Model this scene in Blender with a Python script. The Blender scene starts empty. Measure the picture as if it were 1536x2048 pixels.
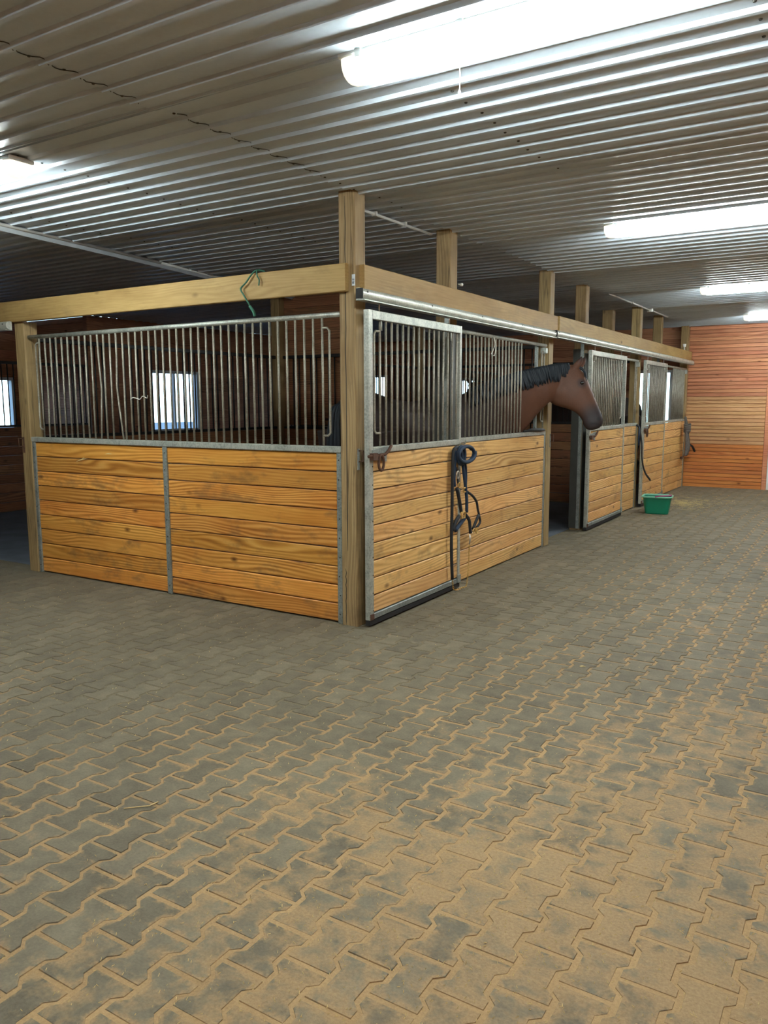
import bpy, bmesh, math, random
from mathutils import Vector, Matrix, Euler
random.seed(7)
PI = math.pi
scn = bpy.context.scene
C = scn.collection

# ------------------------------------------------------------------ camera
cam_d = bpy.data.cameras.new('camera')
cam = bpy.data.objects.new('camera', cam_d)
C.objects.link(cam)
cam_d.sensor_fit = 'VERTICAL'
cam_d.sensor_height = 36.0
FPX = 1578.56
cam_d.lens = FPX / 2048 * 36.0
cam_d.clip_start = 0.05
cam_d.clip_end = 200
CAM = Vector((3.0748, -4.6061, 1.6))
yaw, pitch, roll = -0.5538, -0.1368, -0.0031
fw = Vector((math.sin(yaw)*math.cos(pitch), math.cos(yaw)*math.cos(pitch), math.sin(pitch)))
rt0 = Vector((math.cos(yaw), -math.sin(yaw), 0))
up0 = rt0.cross(fw)
RT = math.cos(roll)*rt0 + math.sin(roll)*up0
UP = -math.sin(roll)*rt0 + math.cos(roll)*up0
cam.matrix_world = Matrix(((RT.x, UP.x, -fw.x, CAM.x), (RT.y, UP.y, -fw.y, CAM.y), (RT.z, UP.z, -fw.z, CAM.z), (0, 0, 0, 1)))
scn.camera = cam

# ------------------------------------------------------------------ world, exposure
world = bpy.data.worlds.new('world')
scn.world = world
world.use_nodes = True
wn = world.node_tree.nodes
wl = world.node_tree.links
bg = wn['Background']
sky = wn.new('ShaderNodeTexSky')
sky.sky_type = 'HOSEK_WILKIE'
sky.turbidity = 2.2
sky.ground_albedo = 0.5
sky.sun_direction = (0.6, -0.6, 0.5)
wl.new(sky.outputs['Color'], bg.inputs['Color'])
bg.inputs['Strength'].default_value = 18.0
LAMP_POWER = 62.0           # emission of every fluorescent tube cover
scn.view_settings.view_transform = 'Standard'
scn.view_settings.look = 'None'
scn.view_settings.gamma = 1.0
scn.view_settings.use_curve_mapping = False
scn.view_settings.exposure = 0.55

# ------------------------------------------------------------------ node helpers
def srgb(r, g, b):
    def f(c):
        c /= 255.0
        return c/12.92 if c <= 0.04045 else ((c+0.055)/1.055)**2.4
    return (f(r), f(g), f(b), 1.0)

class NT:
    def __init__(self, name):
        self.m = bpy.data.materials.new(name)
        self.m.use_nodes = True
        self.t = self.m.node_tree
        self.b = self.t.nodes['Principled BSDF']
    def n(self, typ, **kw):
        nd = self.t.nodes.new(typ)
        for k, v in kw.items():
            setattr(nd, k, v)
        return nd
    def link(self, a, b):
        self.t.links.new(a, b)
    def setin(self, sock, v):
        if isinstance(v, bpy.types.NodeSocket):
            self.link(v, sock)
        else:
            sock.default_value = v
    def math(self, op, a, b=0.0, c=None):
        nd = self.n('ShaderNodeMath', operation=op)
        self.setin(nd.inputs[0], a)
        self.setin(nd.inputs[1], b)
        if c is not None:
            self.setin(nd.inputs[2], c)
        return nd.outputs[0]
    def vmath(self, op, a, b):
        nd = self.n('ShaderNodeVectorMath', operation=op)
        self.setin(nd.inputs[0], a)
        self.setin(nd.inputs[1], b)
        return nd.outputs[0]
    def noise(self, vec, scale=1.0, detail=2.0, rough=0.5, dist=0.0):
        nd = self.n('ShaderNodeTexNoise')
        if vec is not None:
            self.link(vec, nd.inputs['Vector'])
        nd.inputs['Scale'].default_value = scale
        nd.inputs['Detail'].default_value = detail
        nd.inputs['Roughness'].default_value = rough
        nd.inputs['Distortion'].default_value = dist
        return nd.outputs['Fac']
    def ramp(self, fac, stops, interp='LINEAR'):
        nd = self.n('ShaderNodeValToRGB')
        self.link(fac, nd.inputs[0])
        cr = nd.color_ramp
        cr.interpolation = interp
        while len(cr.elements) < len(stops):
            cr.elements.new(0.5)
        for e, (p, c) in zip(cr.elements, stops):
            e.position = p
            e.color = c if len(c) == 4 else (*c, 1)
        return nd.outputs['Color']
    def mix(self, fac, a, b, blend='MIX'):
        nd = self.n('ShaderNodeMix', data_type='RGBA', blend_type=blend)
        self.setin(nd.inputs['Factor'], fac)
        self.setin(nd.inputs['A'] if False else nd.inputs[6], a)
        self.setin(nd.inputs[7], b)
        return nd.outputs[2]
    def bump(self, h, strength=0.3, dist=0.01):
        nd = self.n('ShaderNodeBump')
        nd.inputs['Strength'].default_value = strength
        nd.inputs['Distance'].default_value = dist
        self.link(h, nd.inputs['Height'])
        self.link(nd.outputs['Normal'], self.b.inputs['Normal'])
    def objco(self, axis='X', rand=True):
        tc = self.n('ShaderNodeTexCoord')
        v = tc.outputs['Object']
        if axis == 'Z':
            s = self.n('ShaderNodeSeparateXYZ')
            self.link(v, s.inputs[0])
            c = self.n('ShaderNodeCombineXYZ')
            self.link(s.outputs[2], c.inputs[0])
            self.link(s.outputs[1], c.inputs[1])
            self.link(s.outputs[0], c.inputs[2])
            v = c.outputs[0]
        oi = self.n('ShaderNodeObjectInfo')
        self.rnd = oi.outputs['Random']
        if rand:
            c = self.n('ShaderNodeCombineXYZ')
            self.link(self.math('MULTIPLY', self.rnd, 37.0), c.inputs[0])
            self.link(self.math('MULTIPLY', self.rnd, 11.0), c.inputs[1])
            self.link(self.math('MULTIPLY', self.rnd, 23.0), c.inputs[2])
            v = self.vmath('ADD', v, c.outputs[0])
        return v
    def pos(self):
        return self.n('ShaderNodeNewGeometry').outputs['Position']

def BLK(v): return (v, v, v, 1)

def mat_wood(name, light, mid, dark, axis='X', rings=12.0, rough=0.5, var=0.16, knots=1.0, grime=0.25, spec=0.3, crack=0.0, figure=1.0):
    t = NT(name)
    v = t.objco(axis)
    low = t.noise(t.vmath('MULTIPLY', v, (0.75, 1.0, 4.0)), 1.0, 1.5, 0.5)
    wv = t.n('ShaderNodeTexWave', wave_type='BANDS', bands_direction='Z', wave_profile='SIN')
    t.link(v, wv.inputs['Vector'])
    wv.inputs['Scale'].default_value = rings
    wv.inputs['Distortion'].default_value = 0.0
    t.link(t.math('MULTIPLY', low, 58.0), wv.inputs['Phase Offset'])
    fine = t.noise(t.vmath('MULTIPLY', v, (4.0, 120.0, 120.0)), 1.0, 3.0, 0.6)
    amp = t.ramp(t.noise(t.vmath('MULTIPLY', v, (1.1, 1.0, 6.0)), 1.0, 1.0), [(0.35, BLK(0.10*figure)), (0.65, BLK(0.52*figure))])
    grain = t.math('MULTIPLY_ADD', t.math('SUBTRACT', wv.outputs['Fac'], 0.5), amp, t.math('MULTIPLY_ADD', fine, 0.5, 0.22))
    col = t.ramp(grain, [(0.2, light), (0.5, mid), (0.85, dark)])
    # broad tone patches
    big = t.noise(t.vmath('MULTIPLY', v, (1.3, 1.0, 5.0)), 1.0, 3.0, 0.6)
    col = t.mix(t.math('MULTIPLY', t.ramp(big, [(0.4, BLK(0)), (0.75, BLK(1))]), 0.45), col, mid, 'MULTIPLY')
    # knots
    if knots > 0:
        vo = t.n('ShaderNodeTexVoronoi', feature='F1', distance='EUCLIDEAN')
        t.link(t.vmath('MULTIPLY', v, (2.6, 0.0, 5.0)), vo.inputs['Vector'])
        vo.inputs['Scale'].default_value = 1.0
        k = t.ramp(t.math('ADD', vo.outputs['Distance'], t.math('MULTIPLY', t.math('SUBTRACT', fine, 0.5), 0.08)), [(0.03, BLK(1)), (0.13, BLK(0))])
        k2 = t.noise(t.vmath('MULTIPLY', v, (1.1, 0.0, 2.0)), 1.7, 1.0)
        k = t.math('MULTIPLY', t.math('MULTIPLY', k, t.ramp(k2, [(0.36, BLK(0)), (0.48, BLK(1))])), knots)
        kd = (dark[0]*0.35, dark[1]*0.3, dark[2]*0.3, 1)
        col = t.mix(k, col, kd)
    # grime stains
    g = t.noise(t.vmath('MULTIPLY', v, (3.0, 1.0, 6.0)), 1.0, 4.0, 0.65)
    col = t.mix(t.math('MULTIPLY', t.ramp(g, [(0.54, BLK(0)), (0.68, BLK(1))]), grime), col, (0.10, 0.065, 0.035, 1))
    if crack > 0:
        cr = t.noise(t.vmath('MULTIPLY', v, (0.35, 14.0, 14.0)), 1.0, 2.0, 0.5)
        cl = t.ramp(cr, [(0.485, BLK(0)), (0.5, BLK(1)), (0.515, BLK(0))])
        col = t.mix(t.math('MULTIPLY', cl, crack), col, (0.03, 0.02, 0.01, 1))
    hs = t.n('ShaderNodeHueSaturation')
    t.link(col, hs.inputs['Color'])
    t.link(t.math('MULTIPLY_ADD', t.rnd, 2*var, 1.0-var), hs.inputs['Value'])
    r2 = t.math('FRACT', t.math('MULTIPLY', t.rnd, 7.31))
    t.link(t.math('MULTIPLY_ADD', r2, 0.010, 0.493), hs.inputs['Hue'])
    t.link(hs.outputs['Color'], t.b.inputs['Base Color'])
    t.b.inputs['Roughness'].default_value = rough
    t.b.inputs['Specular IOR Level'].default_value = spec
    t.bump(t.math('ADD', grain, t.math('MULTIPLY', g, 0.5)), 0.18, 0.004)
    return t.m

def mat_plain(name, col, rough=0.5, metal=0.0, spec=0.5, var=0.0, noise=0.0, nscale=20.0, bump=0.0, emit=None, estr=0.0):
    t = NT(name)
    base = col
    if noise > 0:
        v = t.objco('X', True)
        nz = t.noise(v, nscale, 4.0, 0.6)
        base = t.mix(t.math('MULTIPLY', t.ramp(nz, [(0.35, BLK(0)), (0.7, BLK(1))]), noise), col, (col[0]*0.35, col[1]*0.35, col[2]*0.35, 1))
        if bump > 0:
            t.bump(nz, bump, 0.003)
    t.setin(t.b.inputs['Base Color'], base)
    t.b.inputs['Roughness'].default_value = rough
    t.b.inputs['Metallic'].default_value = metal
    t.b.inputs['Specular IOR Level'].default_value = spec
    if emit:
        t.b.inputs['Emission Color'].default_value = emit
        t.b.inputs['Emission Strength'].default_value = estr
    return t.m

def mat_galv(name, a, b, metal=0.45, rough=0.45, streak=0.3):
    t = NT(name)
    v = t.objco('X', True)
    vo = t.n('ShaderNodeTexVoronoi')
    t.link(v, vo.inputs['Vector'])
    vo.inputs['Scale'].default_value = 70.0
    nz = t.noise(t.vmath('MULTIPLY', v, (9.0, 9.0, 9.0)), 1.0, 4.0, 0.65)
    f = t.math('MULTIPLY_ADD', t.n('ShaderNodeSeparateColor').outputs[0], 0.0, t.math('MULTIPLY_ADD', nz, 0.9, t.math('MULTIPLY', vo.outputs['Distance'], 0.35)))
    col = t.ramp(f, [(0.35, b), (0.75, a)])
    d = t.noise(t.vmath('MULTIPLY', v, (30.0, 30.0, 5.0)), 1.0, 3.0)
    col = t.mix(t.math('MULTIPLY', t.ramp(d, [(0.55, BLK(0)), (0.72, BLK(1))]), streak), col, (0.12, 0.10, 0.07, 1))
    t.link(col, t.b.inputs['Base Color'])
    t.b.inputs['Metallic'].default_value = metal
    t.b.inputs['Roughness'].default_value = rough
    t.bump(nz, 0.08, 0.002)
    return t.m

# floor: sand mask shared between joints and stones (dust lies in patches over the pavers)
def sand_mask(t, p):
    a = t.noise(p, 1.15, 4.0, 0.62, 0.3)
    b = t.noise(p, 5.5, 4.0, 0.65, 0.4)
    s = t.n('ShaderNodeSeparateXYZ')
    t.link(p, s.inputs[0])
    # the swept bedding drifts thicker towards the open middle of the aisle
    gx = t.math('MULTIPLY', t.math('SUBTRACT', s.outputs[0], 1.35), 0.12)
    gy = t.math('MULTIPLY', t.math('SUBTRACT', -1.9, s.outputs[1]), 0.09)
    gx = t.math('MINIMUM', t.math('MAXIMUM', gx, -0.2), 0.14)
    gy = t.math('MINIMUM', t.math('MAXIMUM', gy, -0.16), 0.07)
    f = t.math('ADD', t.math('MULTIPLY_ADD', a, 0.62, t.math('MULTIPLY', b, 0.66)), t.math('ADD', gx, gy))
    return f, b

def mat_paver():
    t = NT('paver_concrete')
    p = t.pos()
    f, b = sand_mask(t, p)
    oi = t.n('ShaderNodeObjectInfo')
    at = t.n('ShaderNodeAttribute')
    at.attribute_name = 'tint'
    fine = t.noise(p, 95.0, 4.0, 0.7)
    mid = t.noise(p, 9.0, 4.0, 0.6)
    r = t.math('ADD', oi.outputs['Random'], at.outputs['Fac'])
    tone = t.math('ADD', t.math('MULTIPLY', t.math('FRACT', r), 0.14), t.math('MULTIPLY_ADD', fine, 0.35, t.math('MULTIPLY', mid, 0.45)))
    col = t.ramp(tone, [(0.25, srgb(84, 76, 61)), (0.5, srgb(112, 102, 83)), (0.75, srgb(140, 128, 104))])
    sandc = t.ramp(fine, [(0.3, srgb(142, 112, 75)), (0.7, srgb(170, 140, 99))])
    ed = t.n('ShaderNodeAttribute')
    ed.attribute_name = 'edge'
    sp0 = t.noise(p, 17.0, 4.0, 0.65, 0.5)
    f = t.math('ADD', f, t.math('MULTIPLY', ed.outputs['Fac'], t.math('MULTIPLY', t.math('SUBTRACT', sp0, 0.43), 1.0)))
    f = t.math('ADD', f, t.math('MULTIPLY', t.math('SUBTRACT', sp0, 0.5), 0.35))
    col = t.mix(t.ramp(f, [(0.66, BLK(0)), (0.86, BLK(0.82))]), col, sandc)
    # scuffed pale spots
    sp = t.noise(p, 2.6, 5.0, 0.75)
    col = t.mix(t.math('MULTIPLY', t.ramp(sp, [(0.66, BLK(0)), (0.75, BLK(1))]), 0.45), col, srgb(170, 160, 136))
    t.link(col, t.b.inputs['Base Color'])
    t.b.inputs['Roughness'].default_value = 0.72
    t.b.inputs['Specular IOR Level'].default_value = 0.3
    t.bump(t.math('ADD', fine, t.math('MULTIPLY', b, 0.6)), 0.45, 0.004)
    return t.m

def mat_sand():
    t = NT('jointing_sand')
    p = t.pos()
    fine = t.noise(p, 120.0, 4.0, 0.7)
    br = t.noise(p, 3.0, 3.0, 0.6)
    col = t.ramp(t.math('MULTIPLY_ADD', fine, 0.6, t.math('MULTIPLY', br, 0.5)), [(0.3, srgb(136, 110, 77)), (0.8, srgb(182, 150, 108))])
    # away from the swept bedding the joints hold dark grit instead of pale sand
    f, b = sand_mask(t, p)
    grit = t.ramp(fine, [(0.3, srgb(92, 84, 68)), (0.7, srgb(134, 122, 98))])
    col = t.mix(t.ramp(f, [(0.40, BLK(0.0)), (0.58, BLK(1.0))]), grit, col)
    t.link(col, t.b.inputs['Base Color'])
    t.b.inputs['Roughness'].default_value = 0.9
    t.b.inputs['Specular IOR Level'].default_value = 0.15
    t.bump(fine, 0.6, 0.004)
    return t.m

M = {}
M['pine'] = mat_wood('varnished_pine', srgb(226, 170, 88), srgb(202, 142, 62), srgb(150, 94, 36), rough=0.42, grime=0.48, var=0.24)
M['pine_pale'] = mat_wood('honey_pine', srgb(230, 192, 130), srgb(212, 168, 104), srgb(162, 120, 68), rough=0.45, grime=0.42, var=0.15)
M['plank_end'] = mat_wood('cedar_siding', srgb(206, 150, 110), srgb(188, 126, 88), srgb(150, 92, 60), rough=0.5, grime=0.1, var=0.14)
M['plank_dark'] = mat_wood('old_siding', srgb(186, 134, 98), srgb(162, 112, 80), srgb(124, 82, 56), rough=0.6, grime=0.35)
M['plank_in'] = mat_wood('stall_lining', srgb(160, 112, 76), srgb(136, 92, 62), srgb(100, 66, 44), rough=0.6, grime=0.5)
M['post'] = mat_wood('treated_post', srgb(178, 154, 110), srgb(154, 130, 88), srgb(114, 92, 58), axis='Z', rough=0.65, knots=0.8, grime=0.35, var=0.06, crack=0.6, figure=0.55)
M['beam'] = mat_wood('rough_beam', srgb(188, 158, 104), srgb(168, 138, 86), srgb(128, 100, 58), rough=0.65, knots=0.9, grime=0.25, var=0.07, figure=0.3)
M['galv'] = mat_galv('galvanised_steel', srgb(186, 188, 176), srgb(132, 136, 128))
M['galv_channel'] = mat_galv('galvanised_channel', srgb(150, 156, 150), srgb(104, 112, 108), metal=0.4)
M['track'] = mat_galv('galvanised_track', srgb(204, 205, 192), srgb(160, 163, 152), streak=0.12)
M['bar'] = mat_galv('weathered_bar', srgb(164, 158, 142), srgb(122, 116, 102), metal=0.25, rough=0.5, streak=0.25)
M['bar_dark'] = mat_plain('blackened_bar', srgb(36, 32, 30), 0.55, 0.2)
M['jamb'] = mat_plain('dark_jamb_steel', srgb(62, 62, 56), 0.6, 0.1, noise=0.4, nscale=8)
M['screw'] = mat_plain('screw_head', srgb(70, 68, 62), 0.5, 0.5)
M['rust'] = mat_plain('rusty_iron', srgb(94, 62, 44), 0.8, 0.2, noise=0.7, nscale=40, bump=0.4)
M['rubber'] = mat_plain('black_rubber', srgb(24, 23, 22), 0.7)
M['mat'] = mat_plain('rubber_matting', srgb(100, 106, 114), 0.75, noise=0.6, nscale=3)
M['white'] = mat_plain('white_plastic', srgb(226, 226, 220), 0.45)
M['conduit'] = mat_plain('grey_conduit', srgb(190, 190, 184), 0.5)
M['jbox'] = mat_plain('lamp_housing', srgb(205, 205, 198), 0.45)
M['lens'] = mat_plain('lit_tube_cover', srgb(250, 252, 248), 0.3, emit=(0.88, 0.99, 1.0, 1), estr=LAMP_POWER)
M['lens_end'] = mat_plain('lamp_end_cover', srgb(246, 240, 214), 0.25, emit=(1.0, 0.95, 0.82, 1), estr=0.75)
M['strap'] = mat_plain('black_nylon', srgb(26, 28, 32), 0.7, noise=0.3, nscale=60)
M['navy'] = mat_plain('navy_webbing', srgb(24, 44, 66), 0.75, noise=0.4, nscale=50)
M['brass'] = mat_plain('brass_fitting', srgb(214, 176, 104), 0.35, 0.8)
M['nickel'] = mat_plain('nickel_fitting', srgb(210, 204, 190), 0.3, 0.8)
M['bucket'] = mat_plain('green_plastic', srgb(12, 122, 92), 0.4, noise=0.15, nscale=6)
M['bucket_rim'] = mat_plain('pale_green_rim', srgb(120, 186, 160), 0.4)
M['pink'] = mat_plain('magenta_rope', srgb(156, 70, 112), 0.6)
M['water'] = mat_plain('dark_feed', srgb(48, 42, 34), 0.6)
M['twine'] = mat_plain('green_twine', srgb(52, 104, 82), 0.8)
M['string'] = mat_plain('white_string', srgb(210, 205, 190), 0.8)
M['rope'] = mat_plain('grey_rope', srgb(98, 92, 86), 0.85, noise=0.6, nscale=50)
M['straw'] = mat_plain('straw', srgb(212, 186, 128), 0.8)
M['hay'] = mat_plain('hay', srgb(176, 158, 108), 0.85)
M['mane'] = mat_plain('dark_mane', srgb(18, 26, 34), 0.7, noise=0.3, nscale=30)
M['eye'] = mat_plain('dark_eye', srgb(14, 12, 12), 0.08)
M['hoof'] = mat_plain('hoof_horn', srgb(50, 44, 40), 0.5)
M['winframe'] = mat_plain('window_frame_white', srgb(206, 208, 206), 0.5)
M['ink'] = mat_plain('printed_ink', srgb(44, 52, 60), 0.6)
M['sticker'] = mat_plain('white_sticker', srgb(216, 226, 228), 0.5)
M['paver'] = mat_paver()
M['sand'] = mat_sand()
M['ground'] = mat_plain('yard_gravel', srgb(150, 148, 140), 0.9, noise=0.4, nscale=2)

def mat_glass():
    t = NT('window_glass')
    nd = t.t.nodes
    tr = t.n('ShaderNodeBsdfTransparent')
    tr.inputs[0].default_value = (0.9, 0.95, 1.0, 1)
    gl = t.n('ShaderNodeBsdfGlossy')
    gl.inputs['Roughness'].default_value = 0.05
    mx = t.n('ShaderNodeMixShader')
    mx.inputs[0].default_value = 0.06
    t.link(tr.outputs[0], mx.inputs[1])
    t.link(gl.outputs[0], mx.inputs[2])
    t.link(mx.outputs[0], nd['Material Output'].inputs['Surface'])
    return t.m
M['glass'] = mat_glass()

def mat_ceiling():
    t = NT('painted_steel_sheet')
    p = t.pos()
    nz = t.noise(t.vmath('MULTIPLY', p, (0.8, 2.5, 1.0)), 1.2, 4.0, 0.6)
    fine = t.noise(p, 45.0, 3.0, 0.6)
    col = t.ramp(t.math('MULTIPLY_ADD', nz, 0.8, t.math('MULTIPLY', fine, 0.2)), [(0.3, srgb(172, 182, 189)), (0.7, srgb(199, 209, 216))])
    t.link(col, t.b.inputs['Base Color'])
    t.b.inputs['Roughness'].default_value = 0.36
    t.b.inputs['Specular IOR Level'].default_value = 0.55
    return t.m
M['ceiling'] = mat_ceiling()

# ------------------------------------------------------------------ mesh helpers
class MB:
    def __init__(self):
        self.v = []
        self.f = []
    def box(self, x0, x1, y0, y1, z0, z1):
        b = len(self.v)
        self.v += [(x0, y0, z0), (x1, y0, z0), (x1, y1, z0), (x0, y1, z0), (x0, y0, z1), (x1, y0, z1), (x1, y1, z1), (x0, y1, z1)]
        self.f += [tuple(b+i for i in q) for q in ((0, 3, 2, 1), (4, 5, 6, 7), (0, 1, 5, 4), (1, 2, 6, 5), (2, 3, 7, 6), (3, 0, 4, 7))]
        return self
    def cbox(self, x0, x1, y0, y1, z0, z1, c=0.004, axis='X'):
        """box with its four long edges chamfered"""
        if axis == 'X':
            pr = [(y0+c, z0), (y1-c, z0), (y1, z0+c), (y1, z1-c), (y1-c, z1), (y0+c, z1), (y0, z1-c), (y0, z0+c)]
            a = [(x0, y, z) for y, z in pr]
            d = [(x1, y, z) for y, z in pr]
        else:
            pr = [(x0+c, y0), (x1-c, y0), (x1, y0+c), (x1, y1-c), (x1-c, y1), (x0+c, y1), (x0, y1-c), (x0, y0+c)]
            a = [(x, y, z0) for x, y in pr]
            d = [(x, y, z1) for x, y in pr]
        b = len(self.v)
        n = 8
        self.v += a + d
        self.f += [tuple(b+i for i in range(n)), tuple(b+n+i for i in range(n))]
        self.f += [(b+i, b+(i+1) % n, b+n+(i+1) % n, b+n+i) for i in range(n)]
        return self
    def tube(self, pts, r, seg=8, flat=None, caps=True, closed=False):
        """tube through points; r scalar or list; flat=(axis vector, ratio) squashes along axis"""
        P = [Vector(p) for p in pts]
        n = len(P)
        R = r if isinstance(r, (list, tuple)) else [r]*n
        b = len(self.v)
        prev = None
        for i in range(n):
            if closed:
                d = (P[(i+1) % n]-P[i-1]).normalized()
            else:
                d = (P[min(i+1, n-1)]-P[max(i-1, 0)]).normalized()
            if prev is None:
                a = Vector((0, 0, 1)) if abs(d.z) < 0.9 else Vector((1, 0, 0))
                u = d.cross(a).normalized()
            else:
                u = (prev - d*prev.dot(d)).normalized()
            w = d.cross(u).normalized()
            prev = u
            for k in range(seg):
                a = 2*PI*k/seg
                o = u*math.cos(a)*R[i] + w*math.sin(a)*R[i]
                if flat:
                    ax = Vector(flat[0]).normalized()
                    o = o - ax*o.dot(ax)*(1-flat[1])
                self.v.append(tuple(P[i]+o))
        m = n if closed else n-1
        for i in range(m):
            for k in range(seg):
                j = (i+1) % n
                self.f.append((b+i*seg+k, b+i*seg+(k+1) % seg, b+j*seg+(k+1) % seg, b+j*seg+k))
        if caps and not closed:
            self.f.append(tuple(b+k for k in range(seg)))
            self.f.append(tuple(b+(n-1)*seg+k for k in range(seg)))
        return self
    def loft(self, rings, caps=True):
        b = len(self.v)
        s = len(rings[0])
        for rg in rings:
            self.v += [tuple(p) for p in rg]
        for i in range(len(rings)-1):
            for k in range(s):
                self.f.append((b+i*s+k, b+i*s+(k+1) % s, b+(i+1)*s+(k+1) % s, b+(i+1)*s+k))
        if caps:
            self.f.append(tuple(b+k for k in range(s)))
            self.f.append(tuple(b+(len(rings)-1)*s+k for k in range(s)))
        return self
    def disc(self, c, n, r, h, seg=6):
        c = Vector(c)
        n = Vector(n).normalized()
        return self.tube([c, c+n*h], [r, r*0.75], seg)
    def mesh(self, name, mat, smooth=False):
        me = bpy.data.meshes.new(name)
        me.from_pydata([tuple(v) for v in self.v], [], self.f)
        bm = bmesh.new()
        bm.from_mesh(me)
        bmesh.ops.recalc_face_normals(bm, faces=bm.faces)
        bm.to_mesh(me)
        bm.free()
        if smooth:
            for p in me.polygons:
                p.use_smooth = True
        me.materials.append(mat)
        return me
    def build(self, name, mat, parent=None, loc=(0, 0, 0), rot=(0, 0, 0), smooth=False):
        return put(name, self.mesh(name, mat, smooth), parent, loc, rot)

def put(name, me, parent=None, loc=(0, 0, 0), rot=(0, 0, 0)):
    o = bpy.data.objects.new(name, me)
    C.objects.link(o)
    o.location = loc
    o.rotation_euler = rot
    if parent:
        o.parent = parent
    return o

def tag(o, label=None, cat=None, group=None, kind=None):
    if label:
        o['label'] = label
    if cat:
        o['category'] = cat
    if group:
        o['group'] = group
    if kind:
        o['kind'] = kind
    return o

def thing(name, label, cat, loc=(0, 0, 0), rz=0.0, group=None):
    o = bpy.data.objects.new(name, None)
    o.empty_display_size = 0.1
    C.objects.link(o)
    o.location = loc
    o.rotation_euler = (0, 0, rz)
    return tag(o, label, cat, group)

_board = {}
def board_mesh(L, h, t, mat, c=0.003):
    k = (round(L, 4), round(h, 4), round(t, 4), mat.name)
    if k not in _board:
        _board[k] = MB().cbox(-L/2, L/2, -t/2, t/2, -h/2, h/2, c).mesh('board', mat)
    return _board[k]
_tube = {}
def bar_mesh(L, r, mat, seg=8):
    k = (round(L, 4), r, mat.name)
    if k not in _tube:
        _tube[k] = MB().tube([(0, 0, 0), (0, 0, L)], r, seg).mesh('bar', mat, True)
    return _tube[k]
screw_me = MB().disc((0, 0, 0), (0, -1, 0), 0.006, 0.003, 6).mesh('screw', M['screw'])
def catmull(pts, n=6):
    P = [Vector(p) for p in pts]
    P = [P[0]*2-P[1]] + P + [P[-1]*2-P[-2]]
    out = []
    for i in range(1, len(P)-2):
        for k in range(n):
            t = k/n
            a, b, c, d = P[i-1], P[i], P[i+1], P[i+2]
            out.append(0.5*((2*b)+(c-a)*t+(2*a-5*b+4*c-d)*t*t+(3*b-a-3*c+d)*t**3))
    out.append(P[-2])
    return out

H1 = 1.296          # top of the boarded part
H2 = 2.235          # top rail of the grilles
ZB, ZT = 2.355, 2.54  # head beam
ZC = 3.03           # ceiling

# ================================================================== THE SETTING
# ---- floor with interlocking pavers
fl = MB().box(-8.05, 5.2, -8.2, 15.2, -0.20, -0.0028).box(-9.8, -8.05, -8.2, 4.15, -0.20, -0.0028).build('floor', M['sand'])
tag(fl, kind='structure')
PX, PY, AMP = 0.1425, 0.2095, 0.0135
X0, Y0 = 1.010, -3.28
def paver_outline():
    g = 0.0056
    hl = PY/2 - g*0.8
    e, r = 0.036, 0.024          # flat end length, ramp length (each side of the waist)
    hw = PX/2
    a = hw + AMP - g
    m = hw - AMP - g
    ye = hl - (PY/2-0.052-r/2) if False else None
    y1 = 0.052 + r/2             # start of ramp (end side)
    y2 = 0.052 - r/2             # end of ramp (waist side)
    L = [(-a, -hl), (-a, -y1), (-m, -y2), (-m, y2), (-a, y1), (-a, hl)]
    Rr = [(a, hl), (a, y1), (m, y2), (m, -y2), (a, -y1), (a, -hl)]
    return (L + Rr)[::-1]
OUT = paver_outline()
def paver_geo(cx=0, cy=0, dz=0, tx=0, ty=0):
    """three rings: inner top, outer top, foot"""
    c, q = 0.0045, 0.026
    inn, top = [], []
    for x, y in OUT:
        kx, ky = (1 if x > 0 else -1), (1 if y > 0 else -1)
        e = 1 if abs(y) > 0.09 else 0
        top.append((cx+x-c*kx, cy+y-c*ky*e, dz + x*tx + y*ty))
        x2, y2 = x-q*kx, y-q*ky*e
        inn.append((cx+x2, cy+y2, dz + 0.0006 + x2*tx + y2*ty))
    low = [(cx+x, cy+y, -0.012) for x, y in OUT]
    return inn, top, low
def paver_faces(b, n):
    f = [tuple(b+k for k in range(n))]
    for r in (0, 1):
        f += [(b+r*n+k, b+r*n+(k+1) % n, b+(r+1)*n+(k+1) % n, b+(r+1)*n+k) for k in range(n)]
    return f
def edge_attr(me, reps, n):
    at_ = me.attributes.new('edge', 'FLOAT', 'POINT')
    at_.data.foreach_set('value', ([0.0]*n + [1.0]*(2*n))*reps)
pv_me = []
for q in range(6):
    mb = MB()
    tx, ty = random.uniform(-.012, .012), random.uniform(-.010, .010)
    inn, top, low = paver_geo(0, 0, random.uniform(-.0012, .0008), tx, ty)
    n = len(top)
    mb.v = inn + top + low
    mb.f = paver_faces(0, n)
    pv_me.append(mb.mesh('paver', M['paver']))
    edge_attr(pv_me[-1], 1, n)
def proj(x, y, z):
    d = Vector((x, y, z)) - CAM
    dep = d.dot(fw)
    if dep < 0.2:
        return None
    return 768 + FPX*d.dot(RT)/dep, 1024 - FPX*d.dot(UP)/dep, dep
cells = []
for i in range(-45, 27):
    xc = X0 + (i+0.5)*PX
    for j in range(-26, 72):
        yc = Y0 + (j + 0.5 + (0.5 if i % 2 else 0))*PY
        if xc < -0.06 and yc > 0.04:
            continue
        if yc > 13.5 or yc < -7.8 or xc > 4.4:
            continue
        pr = proj(xc, yc, 0)
        vis = pr is not None and -60 < pr[0] < 1596 and pr[1] < 2110
        cells.append((pr[2] if vis else 99, vis, xc, yc))
cells.sort(key=lambda c: c[0])
far = MB()
tint = []
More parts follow.
